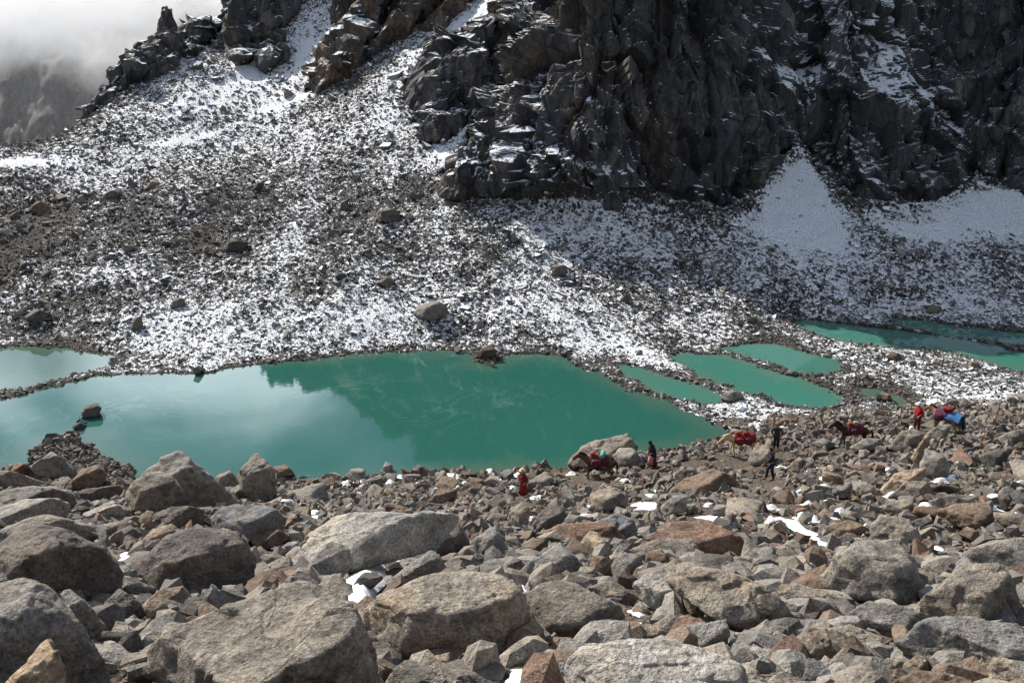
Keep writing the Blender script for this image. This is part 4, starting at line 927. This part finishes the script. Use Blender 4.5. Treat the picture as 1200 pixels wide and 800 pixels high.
more_boulders(300 - len(HERO))

# ------------------------------------------------------------------ rubble between them, snow left lying in the gaps
def rubble():
    rs = np.random.default_rng(19); n = 30000
    u = rs.uniform(-.66, .66, n); y = np.sqrt(rs.uniform(4.5 ** 2, 63 ** 2, n)); y = np.where(rs.random(n) < .3, rs.uniform(4.5, 28, n), y); y = np.where(rs.random(n) < .3, 40 + 23 * rs.random(n), y)
    x = u * (y + 3); z, rk, wm, sd = land(x, y); k = sd > .05; x, y, z, sd = x[k], y[k], z[k], sd[k]; n = len(x)
    # leave the trodden path beside the lake mostly bare
    px, py = pix(x, y, z)
    size0 = np.full(n, .2)
    path = np.exp(-((py - np.interp(px, [300, 420, 560, 760, 900, 1000], [568, 566, 570, 541, 543, 530])) / 7.0) ** 2) * (px > 290) * (px < 900)
    for a, b, c in FIGS: path = np.maximum(path, 1.25 * (np.abs(px - a) < c) * (py > b - 3) * (py < b + 12) * (size0 > .12))
    path = np.where(in_snow(px, py, 3.0) & (rs.random(n) < .93), 9, path)
    k = rs.random(n) > path * .75; x, y, z, sd = x[k], y[k], z[k], sd[k]; n = len(x)
    size = np.clip(rs.lognormal(-1.85, .6, n), .035, .42) * np.interp(y, [5, 12, 25, 63], [.5, .75, 1.0, 1.15])
    tint = np.array([TINT[c] for c in 'gwwbdggrgw'])[rs.integers(0, 10, n)] * rs.uniform(.6, 1.15, (n, 1))
    P = np.stack([x, y, z + size * .25], 1)
    near = (y < 17) & (size > .085); ch = [chip_stone(rs) for _ in range(10)]
    o = scatter('rubble', P[near], size[near] * 1.1, tint[near], M_RUBBLE, None, ch, rs, .8); tag(o, 'loose chipped stones between the nearest boulders', None, None, 'stuff')
    o = scatter('rubble', P[~near], size[~near], tint[~near], M_RUBBLE, None, HULLS, rs, .8)
    tag(o, 'loose brown and grey rubble between the boulders', None, None, 'stuff')
    # gravel spit and bars
    n = 2600; q = np.array([at_z(a, b) for a, b in zip(rs.uniform(15, 165, n), rs.uniform(490, 560, n))])
    z, rk, wm, sd = land(q[:, 0], q[:, 1]); k = sd > -.15; q = q[k]; q[:, 2] = z[k]; n = len(q); size = np.clip(rs.lognormal(-2.0, .4, n), .06, .4)
    k = 46; tt = rs.random(k); e = np.array([at_z(86 + 20 * a + rs.normal(0, 3), 509 - 26 * a + rs.normal(0, 2)) for a in tt]); e[:, 2] = -.05; q = np.concatenate([q, e]); n = len(q); size = np.concatenate([size, rs.uniform(.1, .32, k)])
    o = scatter('gravel', q + np.stack([0 * size, 0 * size, size * .2], 1), size, PAL[rs.integers(0, 6, n)] * rs.uniform(.6, 1.3, (n, 1)), M_RUBBLE, None, HULLS, rs, .8)
    tag(o, 'dark gravel of the spit reaching into the lake', None, None, 'stuff')
rubble()

def snow_material():
    m, t, b = material('old_snow'); g = N(t, 'ShaderNodeNewGeometry')
    n = tex(t, 0, g.outputs['Position'], 7, 5, .6)
    t.links.new(mix(t, ramp(t, n, [(.3, gray(0)), (.5, gray(1))]), (.60, .61, .63), (.86, .88, .90)), b.inputs['Base Color']); bump(t, b, n, .5, .05); b.inputs['Roughness'].default_value = .6
    return m
M_SNOW = snow_material()
def snow_blob(poly, lift=.10, seed=1):
    """a lens of snow filling a hollow: thick in the middle, running out at the rim"""
    P = np.asarray(poly)[:, :2]; x0, y0 = P.min(0); x1, y1 = P.max(0); n = 26
    X, Y = np.meshgrid(np.linspace(x0 - .1, x1 + .1, n), np.linspace(y0 - .1, y1 + .1, n)); q = np.stack([X.ravel(), Y.ravel(), 0 * X.ravel()], 1)
    sd = poly_sd(X.ravel(), Y.ravel(), P) + .10 * fbm(q * 2.5, seed, 3); z = cached(C_NEAR, X, Y).ravel()
    h = np.where(sd < 0, lift * (1 - np.exp(sd * 2.5)) + .03, -.25 * np.clip(sd, 0, 1) * 3 - .02) + .02 * fbm(q * 5, seed + 3, 2)
    V = np.stack([X.ravel(), Y.ravel(), z + h], 1); F = grid_faces(n, n); keep = (sd[F] < .35).any(1); return V, F[keep]
def snows():
    def on_ground(s):
        out = []
        for p in s.split():
            a, b = map(float, p.split(',')); d = ground_hit(a, b); r = ray(a, b); out.append((r[0] * d / r[1], d))
        return out
    for s, l, lift in SNOWP:
        V, F = snow_blob(on_ground(s), lift * 1.5, len(l)); o = mesh_np('snow_patch', V, F, M_SNOW, True); tag(o, l, 'snow', 'snow patches between the boulders')
    rs = np.random.default_rng(8); Vs, Fs, b = [], [], 0
    for k in range(120):
        px, py = (rs.uniform(300, 1200), rs.uniform(553, 650)) if k < 95 else (rs.uniform(250, 560), rs.uniform(556, 600))
        py -= .07 * max(px - 800, 0)
        d = ground_hit(px, py)
        if d > 57: continue
        r = ray(px, py); x, y = r[0] * d / r[1], d; a = np.linspace(0, 6.28, 9)[:-1]; R = rs.uniform(.16, .42) * np.interp(d, [10, 40], [.5, 1.0]); th = rs.uniform(0, 3.14)
        pl = np.stack([np.cos(a) * R * rs.uniform(.5, 1.3, 8), np.sin(a) * R * .6 * rs.uniform(.5, 1.3, 8)], 1) @ np.array([[math.cos(th), math.sin(th)], [-math.sin(th), math.cos(th)]]) + [x, y]
        P = np.asarray(pl); n = 9; X, Y = np.meshgrid(np.linspace(*(P[:, 0].min() - .1, P[:, 0].max() + .1), n), np.linspace(P[:, 1].min() - .1, P[:, 1].max() + .1, n))
        sd = poly_sd(X.ravel(), Y.ravel(), P); z = cached(C_NEAR, X, Y).ravel(); h = np.where(sd < 0, .14 * np.sqrt(np.clip(-sd / R, 0, 1)) + .04, -.2 * sd - .03)
        V = np.stack([X.ravel(), Y.ravel(), z + h + .08], 1); F = grid_faces(n, n); F = F[(sd[F] < .2).any(1)]
        Vs.append(V); Fs.append(F + b); b += len(V)
    o = mesh_np('snow_flecks', np.concatenate(Vs), np.concatenate(Fs), M_SNOW, True); tag(o, 'scattered flecks of old snow in the rubble', None, None, 'stuff')
snows()
# ------------------------------------------------------------------ people and pack animals
def plain(name, col, rough=.85, var=.35, scale=14):
    m, t, b = material(name); g = N(t, 'ShaderNodeTexCoord')
    n = tex(t, 0, g.outputs['Object'], scale, 5, .6)
    t.links.new(mix(t, n, tuple(c * (1 - var) for c in col), tuple(min(1, c * (1 + var)) for c in col)), b.inputs['Base Color'])
    b.inputs['Roughness'].default_value = rough; bump(t, b, n, .4, .03); return m
MC = {k: plain(k, v) for k, v in dict(skin=(.34, .20, .13), black_hair=(.015, .013, .012), red_cloth=(.17, .015, .02), bright_red_cloth=(.40, .02, .026), maroon_cloth=(.085, .018, .03),
      black_cloth=(.022, .021, .026), navy_cloth=(.03, .03, .055), pink_cloth=(.42, .20, .19), straw=(.62, .50, .28), white_cloth=(.72, .70, .68), brown_cloth=(.20, .12, .07), blue_tarp=(.05, .16, .36),
      purple_cloth=(.08, .02, .045), teal_cloth=(.05, .36, .28), orange_cloth=(.22, .06, .03), dark_coat=(.035, .022, .018), brown_coat=(.11, .055, .03), pale_coat=(.50, .39, .25), tan_coat=(.26, .14, .07),
      hoof=(.03, .026, .022), grey_sack=(.22, .2, .17), leather=(.10, .05, .03)).items()}
def empty(name, loc, rz):
    o = bpy.data.objects.new(name, None); COL.objects.link(o); o.location = loc; o.rotation_euler = (0, 0, rz); o.empty_display_size = .2; return o
def skin(name, V, R, E, mat, parent, root=0, sub=2):
    """a continuous surface grown over a skeleton"""
    me = bpy.data.meshes.new(name); me.from_pydata([tuple(v) for v in V], E, []); o = bpy.data.objects.new(name, me); COL.objects.link(o)
    md = o.modifiers.new('s', 'SKIN'); md.use_smooth_shade = True
    sv = me.skin_vertices[0].data if me.skin_vertices else None
    if sv is None:
        bm = bmesh.new(); bm.from_mesh(me); bm.verts.layers.skin.verify(); bm.to_mesh(me); bm.free(); sv = me.skin_vertices[0].data
    for i, r in enumerate(R):
        sv[i].radius = (r, r) if not isinstance(r, tuple) else r; sv[i].use_root = (i == root)
    o.modifiers.new('u', 'SUBSURF').levels = sub; o.modifiers['u'].render_levels = sub
    dg = bpy.context.evaluated_depsgraph_get(); m2 = bpy.data.meshes.new_from_object(o.evaluated_get(dg)); o.modifiers.clear(); o.data = m2
    bpy.data.meshes.remove(me); m2.name = name; m2.materials.clear(); m2.materials.append(mat)
    m2.polygons.foreach_set('use_smooth', np.ones(len(m2.polygons), bool)); o.parent = parent; return o
def lump(name, c, dim, mat, parent, seed=1, p=3.0, rough=.10, rz=0.0, n=3, tilt=0.0):
    """a stuffed, slightly squared sack"""
    D, F = ico(n); L = (np.abs(D) ** p).sum(1) ** (1 / p); V = D / L[:, None]
    V = V * (1 + rough * fbm(V * 2 + seed * 3.1, seed, 3))[:, None] * (np.array(dim) / 2)
    a, b = math.cos(rz), math.sin(rz); V = V @ np.array([[a, b, 0], [-b, a, 0], [0, 0, 1]]); a, b = math.cos(tilt), math.sin(tilt); V = V @ np.array([[1, 0, 0], [0, a, b], [0, -b, a]])
    return mesh_np(name, V + np.array(c), F, mat, True, None, parent)
def rings(name, R, mat, parent, seg=28, fold=0.0, seed=1, caps=True):
    """a cloth tube through elliptical rings (x, y, z, rx, ry) with hanging folds"""
    V, F = [], []; a = np.linspace(0, 2 * np.pi, seg, endpoint=False); rs = np.random.default_rng(seed); ph = rs.uniform(0, 6, 3)
    for k, (x, y, z, rx, ry) in enumerate(R):
        w = 1 + fold * k / max(1, len(R) - 1) * (np.sin(7 * a + ph[0]) * .6 + np.sin(11 * a + ph[1]) * .4)
        V.append(np.stack([x + rx * w * np.cos(a), y + ry * w * np.sin(a), np.full(seg, z)], 1))
    n = len(R); V = np.concatenate(V); Q = []
    for k in range(n - 1):
        for j in range(seg): Q.append((k * seg + j, k * seg + (j + 1) % seg, (k + 1) * seg + (j + 1) % seg, (k + 1) * seg + j))
    me = bpy.data.meshes.new(name); fs = Q + ([tuple(range(seg))[::-1], tuple(range((n - 1) * seg, n * seg))] if caps else [])
    me.from_pydata(V.tolist(), [], fs); bm = bmesh.new(); bm.from_mesh(me); bmesh.ops.recalc_face_normals(bm, faces=bm.faces); bm.to_mesh(me); bm.free()
    me.materials.append(mat); me.polygons.foreach_set('use_smooth', np.ones(len(me.polygons), bool))
    o = bpy.data.objects.new(name, me); COL.objects.link(o); o.parent = parent; return o
def tube(name, pts, r, mat, parent, seg=8):
    V, F = [], []; pts = [Vector(p) for p in pts]
    for i, p in enumerate(pts):
        d = (pts[min(i + 1, len(pts) - 1)] - pts[max(i - 1, 0)]).normalized(); a = d.orthogonal().normalized(); b = d.cross(a)
        for k in range(seg): t = 2 * math.pi * k / seg; V.append(p + (a * math.cos(t) + b * math.sin(t)) * (r[i] if isinstance(r, (list, tuple)) else r))
    for i in range(len(pts) - 1):
        for k in range(seg): F.append((i * seg + k, i * seg + (k + 1) % seg, (i + 1) * seg + (k + 1) % seg, (i + 1) * seg + k))
    F += [tuple(range(seg))[::-1], tuple(range((len(pts) - 1) * seg, len(pts) * seg))]
    me = bpy.data.meshes.new(name); me.from_pydata([tuple(v) for v in V], [], F); me.materials.append(mat); me.polygons.foreach_set('use_smooth', np.ones(len(F), bool))
    o = bpy.data.objects.new(name, me); COL.objects.link(o); o.parent = parent; return o

def foot_spot(px, py):
    d = ground_hit(px, py); r = ray(px, py); t = d / r[1]; return (r[0] * t, d, land_z(r[0] * t, d) - .02)
def person(px, py, rz, label, S=1.0, lean=.0, stride=.16, arms=((.30, .05, .98), (.30, .12, .95)), arm_ext=None, top='black_cloth', legs='black_cloth', robe=None, skirt=None, shawl=None, hat=None, hair=True, head_down=.0, sack=None, stick=False):
    """stands facing +y of its own frame; arms give each hand (out, forward, up)"""
    loc = foot_spot(px, py); t = empty('person', loc, rz); t.scale = (S, S, S); tag(t, label, 'person', 'people on the path by the lake')
    L = lambda z: lean * max(0, z - .9)
    V, R, E = [], [], []
    def add(p, r, link=None):
        V.append(p); R.append(r)
        if link is not None: E.append((link, len(V) - 1))
        return len(V) - 1
    pel = add((0, 0, .93), .135); wst = add((0, L(1.1), 1.10), .125, pel); ch = add((0, L(1.32), 1.32), .155, wst); nk = add((0, L(1.48) + .01, 1.475), .06, ch)
    hd = head_down; h0 = add((0, L(1.55) + .03 + hd * .05, 1.56), .078, nk); h1 = add((0, L(1.65) + .03 + hd * .12, 1.66 - hd * .02), .092, h0); add((0, L(1.72) + .02 + hd * .14, 1.725 - hd * .04), .06, h1)
    add((0, L(1.6) + .125 + hd * .1, 1.60 - hd * .03), .018, h0)                       # nose
    for s in (-1, 1): add((s * .088, L(1.6) + .02 + hd * .08, 1.61), .016, h0)          # ears
    arm_pts = []
    for s, A in zip((-1, 1), arms):
        sh = add((s * .185, L(1.42), 1.415), .062, ch); hand = np.array([s * A[0], A[1] + L(A[2]) * .6, A[2]]); shp = np.array(V[sh])
        mid = (shp + hand) / 2; ln = np.linalg.norm(hand - shp); bend = math.sqrt(max(0, .30 ** 2 - (ln / 2) ** 2)) if ln < .6 else .02
        el = mid + np.array([s * .5, -.6, -.2]) * bend; e = add(tuple(el), .045, sh); wr = add(tuple(hand), .030, e); dv = hand - el; dv /= np.linalg.norm(dv) + 1e-9
        pm = add(tuple(hand + dv * .07), (.040, .020), wr); side = np.cross(dv, [0, 0, 1.]); side = side / (np.linalg.norm(side) + 1e-9)
        for k, fl in enumerate((.060, .075, .080, .070)):
            b = hand + dv * .10 + side * (k - 1.5) * .019; f1 = add(tuple(b), .0095, pm); f2 = add(tuple(b + dv * fl * .55), .0088, f1); add(tuple(b + dv * fl - np.array([0, 0, .02])), .008, f2)
        th = add(tuple(hand + dv * .045 + side * s * .035), .011, pm); add(tuple(hand + dv * .085 + side * s * .052), .009, th); arm_pts.append((V[sh], V[e], V[wr]))
    leg_pts = []
    for s in (-1, 1):
        fy = s * stride; hp = add((s * .09, 0, .88), .095, pel); kn = add((s * .10, fy * .6 + .04, .49), .062, hp); an = add((s * .10, fy, .09), .042, kn); hl = add((s * .10, fy + .07, .045), .042, an); add((s * .11, fy + .18, .035), .034, hl)
        leg_pts.append((V[hp], V[kn], V[an], V[hl]))
    body = skin('body', V, R, E, MC['skin'], t)
    # clothes follow the same bones, a little wider
    if robe is None:
        TV = [V[pel], V[wst], V[ch], (0, L(1.45), 1.45)]; TR = [.17, .16, .185, .10]; TE = [(0, 1), (1, 2), (2, 3)]
        for sh, el, wr in arm_pts:
            b = len(TV); TV += [sh, el, tuple(np.array(el) * .12 + np.array(wr) * .88)]; TR += [.085, .066, .052]; TE += [(2, b), (b, b + 1), (b + 1, b + 2)]
        skin('jacket', TV, TR, TE, MC[top], t)
    else:
        RV = [(0, L(1.2), 1.2), (0, L(1.38), 1.36), (0, L(1.46), 1.46)]; RR = [.18, .19, .09]; RE = [(0, 1), (1, 2)]
        for sh, el, wr in arm_pts:
            b = len(RV); RV += [sh, el, wr]; RR += [.09, .08, .07]; RE += [(1, b), (b, b + 1), (b + 1, b + 2)]
        g = skin('robe_top', RV, RR, RE, MC[robe], t)
        rings('robe', [(0, L(1.36), 1.36, .19, .15), (0, L(1.2), 1.20, .20, .16), (0, L(1.0), 1.0, .20, .17), (0, .0, .75, .23, .21), (0, 0, .45, .27, .25), (0, 0, .17, .30, .28)], MC[robe], t, 32, .10, 3)
        rings('sash', [(0, L(1.05), 1.06, .212, .178), (0, L(1.0), .98, .216, .184)], MC['maroon_cloth'], t)
    if skirt:
        rings('skirt', [(0, L(1.1), 1.06, .165, .14), (0, 0, .92, .20, .18), (0, 0, .6, .25, .23), (0, 0, .2, .30, .27)], MC[skirt], t, 32, .11, 5)
        rings('apron', [(-.05, .05, 1.0, .14, .15), (-.05, .06, .6, .19, .21), (-.06, .06, .32, .21, .235)], MC['pink_cloth'], t, 24, .06, 2)
    elif robe is None:
        P = [(0, 0, .93)]; RR = [.155]; EE = []
        for hp, kn, an, hl in leg_pts:
            b = len(P); P += [hp, kn, an]; RR += [.115, .085, .068]; EE += [(0, b), (b, b + 1), (b + 1, b + 2)]
        skin('trousers', P, RR, EE, MC[legs], t)
    for hp, kn, an, hl in leg_pts:
        skin('shoe', [an, hl, (hl[0], hl[1] + .12, .04)], [.055, .056, .046], [(0, 1), (1, 2)], MC['leather'], t)
    hc = np.array([0, L(1.65) + .03 + hd * .12, 1.665 - hd * .02])
    if hair:
        D, F = ico(3); Vh = D * [.105, .118, .115]; Vh[:, 2] = np.where((Vh[:, 1] > .03) & (Vh[:, 2] < .04), .04 + .02 * Vh[:, 2], Vh[:, 2]); Vh[:, 1] = np.where(Vh[:, 2] < .05, np.minimum(Vh[:, 1], .02), Vh[:, 1]); mesh_np('hair', Vh + hc + [0, -.012, .02], F, MC['black_hair'], True, None, t)
    for s in (-1, 1): lump('eye', hc + [s * .034, .088, -.03], (.02, .014, .014), MC['black_hair'], t, n=2, rough=0)
    lump('mouth', hc + [0, .083, -.105], (.045, .014, .012), MC['maroon_cloth'], t, n=2, rough=0)
    if shawl:
        rings('shawl', [(hc[0], hc[1] - .02, hc[2] + .135, .03, .03), (hc[0], hc[1] - .02, hc[2] + .12, .09, .09), (hc[0], hc[1] - .02, hc[2] + .05, .125, .125), (hc[0], hc[1] - .035, hc[2] - .05, .122, .105), (0, L(1.5) - .02, 1.50, .125, .11), (0, L(1.42), 1.42, .235, .175), (0, L(1.25), 1.22, .265, .21), (0, L(1.0), 1.0, .27, .225), (0, 0, .84, .275, .23)], MC[shawl], t, 32, .05, 8)
    if hat in ('straw', 'white_cloth'):
        b = rings('hat', [(hc[0], hc[1], hc[2] + .055, .21, .22), (hc[0], hc[1], hc[2] + .07, .215, .225), (hc[0], hc[1], hc[2] + .085, .115, .125), (hc[0], hc[1], hc[2] + .17, .105, .112), (hc[0], hc[1], hc[2] + .195, .07, .075)], MC[hat], t, 32)
        rings('hat_band', [(hc[0], hc[1], hc[2] + .088, .119, .129), (hc[0], hc[1], hc[2] + .115, .116, .125)], MC['leather'], b)
    elif hat: 
        rings('cap', [(hc[0], hc[1], hc[2] + .03, .118, .128), (hc[0], hc[1] - .01, hc[2] + .09, .118, .125), (hc[0], hc[1] - .01, hc[2] + .14, .08, .085), (hc[0], hc[1] - .01, hc[2] + .155, .03, .03)], MC[hat], t, 24)
    if sack: lump('backpack', (0, L(1.2) - .27, 1.16), (.36, .26, .5), MC[sack], t, 4)
    if stick:
        h = Vector(arm_pts[0][2]); tube('walking_stick', [(h.x, h.y, h.z + .22), (h.x - .02, h.y + .02, h.z - .1), (h.x - .10, h.y + .18, .02)], .014, MC['leather'], t)
    return t
def horse(px, py, rz, label, coat, mane, S=1.0, head=0.0, step=0.0, load=()):
    loc = foot_spot(px, py); t = empty('pack_horse', loc, rz); t.scale = (S, S, S); tag(t, label, 'horse', 'pack animals on the path')
    V, R, E = [], [], []
    def add(p, r, link=None):
        V.append(p); R.append(r)
        if link is not None: E.append((link, len(V) - 1))
        return len(V) - 1
    bar = add((0, .05, 1.03), (.29, .31)); loin = add((0, -.38, 1.09), (.25, .26), bar); rump = add((0, -.72, 1.10), (.23, .24), loin); add((0, -.93, 1.06), .13, rump)
    che = add((0, .48, 1.04), (.24, .27), bar); nb = add((0, .70, 1.15), (.14, .20), che); h = head
    nm = add((0, .92, 1.34 - h * .25), (.095, .155), nb); po = add((0, 1.10, 1.50 - h * .55), (.085, .115), nm); hm = add((0, 1.27, 1.37 - h * .62), (.075, .105), po); mz = add((0, 1.46, 1.17 - h * .62), (.052, .062), hm)
    for s in (-1, 1):
        e = add((s * .055, 1.06, 1.60 - h * .55), .028, po); add((s * .065, 1.06, 1.69 - h * .55), .010, e)
        st = step * s
        a = add((s * .14, .50, .86), (.10, .12), che); k = add((s * .145, .53 + st * .35, .47), .055, a); f = add((s * .145, .52 + st, .13), .042, k); add((s * .145, .56 + st, .05), .050, f)
        a = add((s * .145, -.68, .94), (.15, .17), rump); q = add((s * .155, -.56 - st * .2, .74), (.10, .12), a); k = add((s * .145, -.84 - st * .6, .46), .058, q); f = add((s * .145, -.82 - st, .13), .042, k); add((s * .145, -.78 - st, .05), .050, f)
    skin('body', V, R, E, MC[coat], t)
    for s in (-1, 1):
        st = step * s
        for y in (.57 + st, -.77 - st): rings('hoof', [(s * .145, y, .09, .05, .055), (s * .145, y + .015, .0, .062, .072)], MC['hoof'], t, 14)
        lump('eye', (s * .082, 1.19, 1.455 - h * .58), (.03, .04, .035), MC['black_hair'], t, n=2, rough=0)
    tube('mane', [(0, .62, 1.37), (0.02, .85, 1.52 - h * .22), (0.02, 1.02, 1.64 - h * .5), (0, 1.13, 1.60 - h * .58)], [.05, .075, .07, .03], MC[mane], t)
    skin('tail', [(0, -.95, 1.12), (0, -1.08, 1.0), (0, -1.13, .7), (0, -1.10, .42)], [.04, .06, .075, .03], [(0, 1), (1, 2), (2, 3)], MC[mane], t)
    for y0, z0, r in ((1.33, 1.32 - h * .62, .10), (1.17, 1.46 - h * .58, .115)):
        a = np.linspace(0, 2 * np.pi, 15); tube('halter', [(r * math.cos(q), y0 + .05 * math.sin(q), z0 + r * 1.1 * math.sin(q)) for q in a], .012, MC['bright_red_cloth'], t, 6)
    # load: blanket over the back, side bags, bundles, girth straps
    for item in load:
        k = item[0]
        if k == 'blanket':
            y0, y1, dz, m = item[1:]; a = np.linspace(-1.15, 1.15, 19) * math.pi / 2; rows = np.linspace(y0, y1, 10); rs = np.random.default_rng(2)
            W = np.array([[(.335 * math.sin(q) * (1 + .03 * math.sin(9 * y)), y, 1.05 + .345 * math.cos(q) - (dz * (abs(q) / 1.8) ** 2) + (.06 if y < -.2 else 0)) for q in a] for y in rows]).reshape(-1, 3)
            o = mesh_np('saddle_blanket', W, grid_faces(10, 19), MC[m], True, None, t); sm = o.modifiers.new('t', 'SOLIDIFY'); sm.thickness = .03; sm.offset = 1
        elif k == 'bag':
            c, dim, m = item[1:]; b = lump('load_bag', c, dim, MC[m], t, int(abs(c[1]) * 100) + 3, 3.5, .12); 
            tube('strap', [(c[0] + (.5 * dim[0] + .012) * math.copysign(1, c[0] or 1) * math.sin(q), c[1], c[2] + (.5 * dim[2] + .012) * math.cos(q)) for q in np.linspace(0, math.pi, 9)], .016, MC['orange_cloth'], b, 6)
        elif k == 'roll':
            c, ln, r, m = item[1:]; b = tube('bed_roll', [(c[0] - ln / 2, c[1], c[2]), (c[0] - ln / 2 + .02, c[1], c[2]), (c[0], c[1] + .02, c[2] + .02), (c[0] + ln / 2 - .02, c[1], c[2]), (c[0] + ln / 2, c[1], c[2])], [r * .8, r, r * 1.03, r, r * .8], MC[m], t, 16)
        elif k == 'girth':
            y, m = item[1:]; a = np.linspace(0, 2 * np.pi, 25); tube('girth_strap', [(.315 * math.sin(q), y, 1.04 + .335 * math.cos(q)) for q in a], .022, MC[m], t, 6)
        elif k == 'breast':
            tube('breast_strap', [(-.27, .30, 1.12), (-.26, .55, 1.04), (-.12, .76, 1.0), (.12, .76, 1.0), (.26, .55, 1.04), (.27, .30, 1.12)], .02, MC[item[1]], t, 6)
            tube('crupper_strap', [(-.27, -.30, 1.2), (-.27, -.7, 1.08), (-.12, -.97, 1.0), (.12, -.97, 1.0), (.27, -.7, 1.08), (.27, -.30, 1.2)], .02, MC[item[1]], t, 6)
        elif k == 'tarp':
            # a big cloth thrown over the hindquarters and hanging to one side
            m = item[1]; P = [(-.36, 1.02), (-.30, 1.25), (-.12, 1.42), (.10, 1.43), (.30, 1.30), (.40, 1.05), (.45, .75), (.50, .42)]; rows = np.linspace(-1.0, .25, 12)
            W = np.array([[(x + .02 * math.sin(6 * y + z * 5), y - .10 * max(0, 1.2 - z), z - .10 * max(0, -y - .6) + .02 * math.sin(8 * y)) for x, z in P] for y in rows]).reshape(-1, 3)
            o = mesh_np('tarpaulin', W, grid_faces(12, 8), MC[m], True, None, t); sm = o.modifiers.new('t', 'SOLIDIFY'); sm.thickness = .02; sb = o.modifiers.new('u', 'SUBSURF'); sb.levels = 1; sb.render_levels = 2
    return t
PI = math.pi
horse(700, 559, PI * .45, 'dark brown pack horse half hidden in the shade of the big brown shore boulder', 'brown_coat', 'black_hair', 1.0, .25, .05,
      (('blanket', -.6, .45, .12, 'maroon_cloth'), ('bag', (.40, .05, 1.05), (.28, .6, .5), 'orange_cloth'), ('bag', (-.40, .05, 1.05), (.28, .6, .5), 'maroon_cloth'), ('bag', (0, .28, 1.48), (.4, .3, .25), 'orange_cloth'), ('roll', (0, -.28, 1.50), .75, .12, 'teal_cloth'), ('breast', 'orange_cloth')))
horse(868, 534, PI * .5, 'cream coloured pack horse carrying red saddle bags, head lowered towards the lake', 'pale_coat', 'straw', 1.0, .75, .12,
      (('blanket', -.75, .50, .0, 'red_cloth'), ('bag', (-.38, .18, 1.08), (.26, .45, .45), 'red_cloth'), ('bag', (-.38, -.32, 1.08), (.26, .42, .45), 'maroon_cloth'), ('bag', (.38, 0, 1.08), (.26, .7, .45), 'maroon_cloth'), ('bag', (0, .28, 1.48), (.36, .3, .2), 'orange_cloth'), ('bag', (0, -.2, 1.47), (.42, .34, .22), 'red_cloth'), ('breast', 'bright_red_cloth')))
horse(998, 523, PI * .47, 'dark brown pack horse with red harness standing on the flat rock', 'dark_coat', 'black_hair', .98, .12, .10,
      (('blanket', -.5, .40, .05, 'maroon_cloth'), ('girth', .32, 'orange_cloth'), ('bag', (0, .22, 1.47), (.34, .26, .2), 'orange_cloth'), ('bag', (0, -.1, 1.50), (.34, .34, .26), 'grey_sack'), ('bag', (-.36, .0, 1.10), (.2, .42, .36), 'maroon_cloth'), ('breast', 'bright_red_cloth')))
horse(1106, 506, PI * .20, 'tan pack horse under a bright blue tarpaulin near the right edge', 'tan_coat', 'black_hair', 1.0, .35, .05,
      (('blanket', -.2, .55, .05, 'purple_cloth'), ('bag', (-.40, .25, 1.0), (.26, .5, .45), 'purple_cloth'), ('bag', (0, -.1, 1.54), (.55, .6, .24), 'red_cloth'), ('tarp', 'blue_tarp')))
person(613, 580, PI * .75, 'person in a long red robe and straw hat beside the lake shore', .86, .05, .05, ((.26, .10, 1.0), (.28, .05, .95)), robe='red_cloth', hat='straw')
person(764, 548, PI * .6, 'woman in a black shawl and reddish skirt at the edge of the lake', 1.0, .16, .12, ((.22, .15, 1.05), (.24, .12, 1.0)), top='black_cloth', skirt='maroon_cloth', shawl='black_cloth', head_down=.6)
person(909, 527, PI * .9, 'dark clothed person with a brown cap standing behind the cream pack horse', 1.0, .08, .08, ((.24, .12, 1.0), (.26, .1, .98)), top='navy_cloth', legs='black_cloth', hat='brown_cloth', sack='maroon_cloth')
person(902, 562, PI * .55, 'black clad bare headed person reaching an arm forward with a stick', 1.02, .10, .16, ((.22, .46, 1.02), (.28, .05, .92)), top='black_cloth', legs='navy_cloth', stick=True)
person(1074, 504, PI * .65, 'slim person in a red top and white hat beside the blue covered horse', 1.0, .03, .08, ((.20, .12, 1.05), (.24, .06, .96)), top='bright_red_cloth', legs='maroon_cloth', hat='white_cloth', sack=None)
b = lump('white_bag', (0, 0, .22), (.30, .26, .46), MC['white_cloth'], None, 12, 2.6); x, y, z = foot_spot(1068, 506); b.location = (x - .05, y - .1, z)
tag(b, 'small white sack at the feet of the person in red and white hat', 'bag')
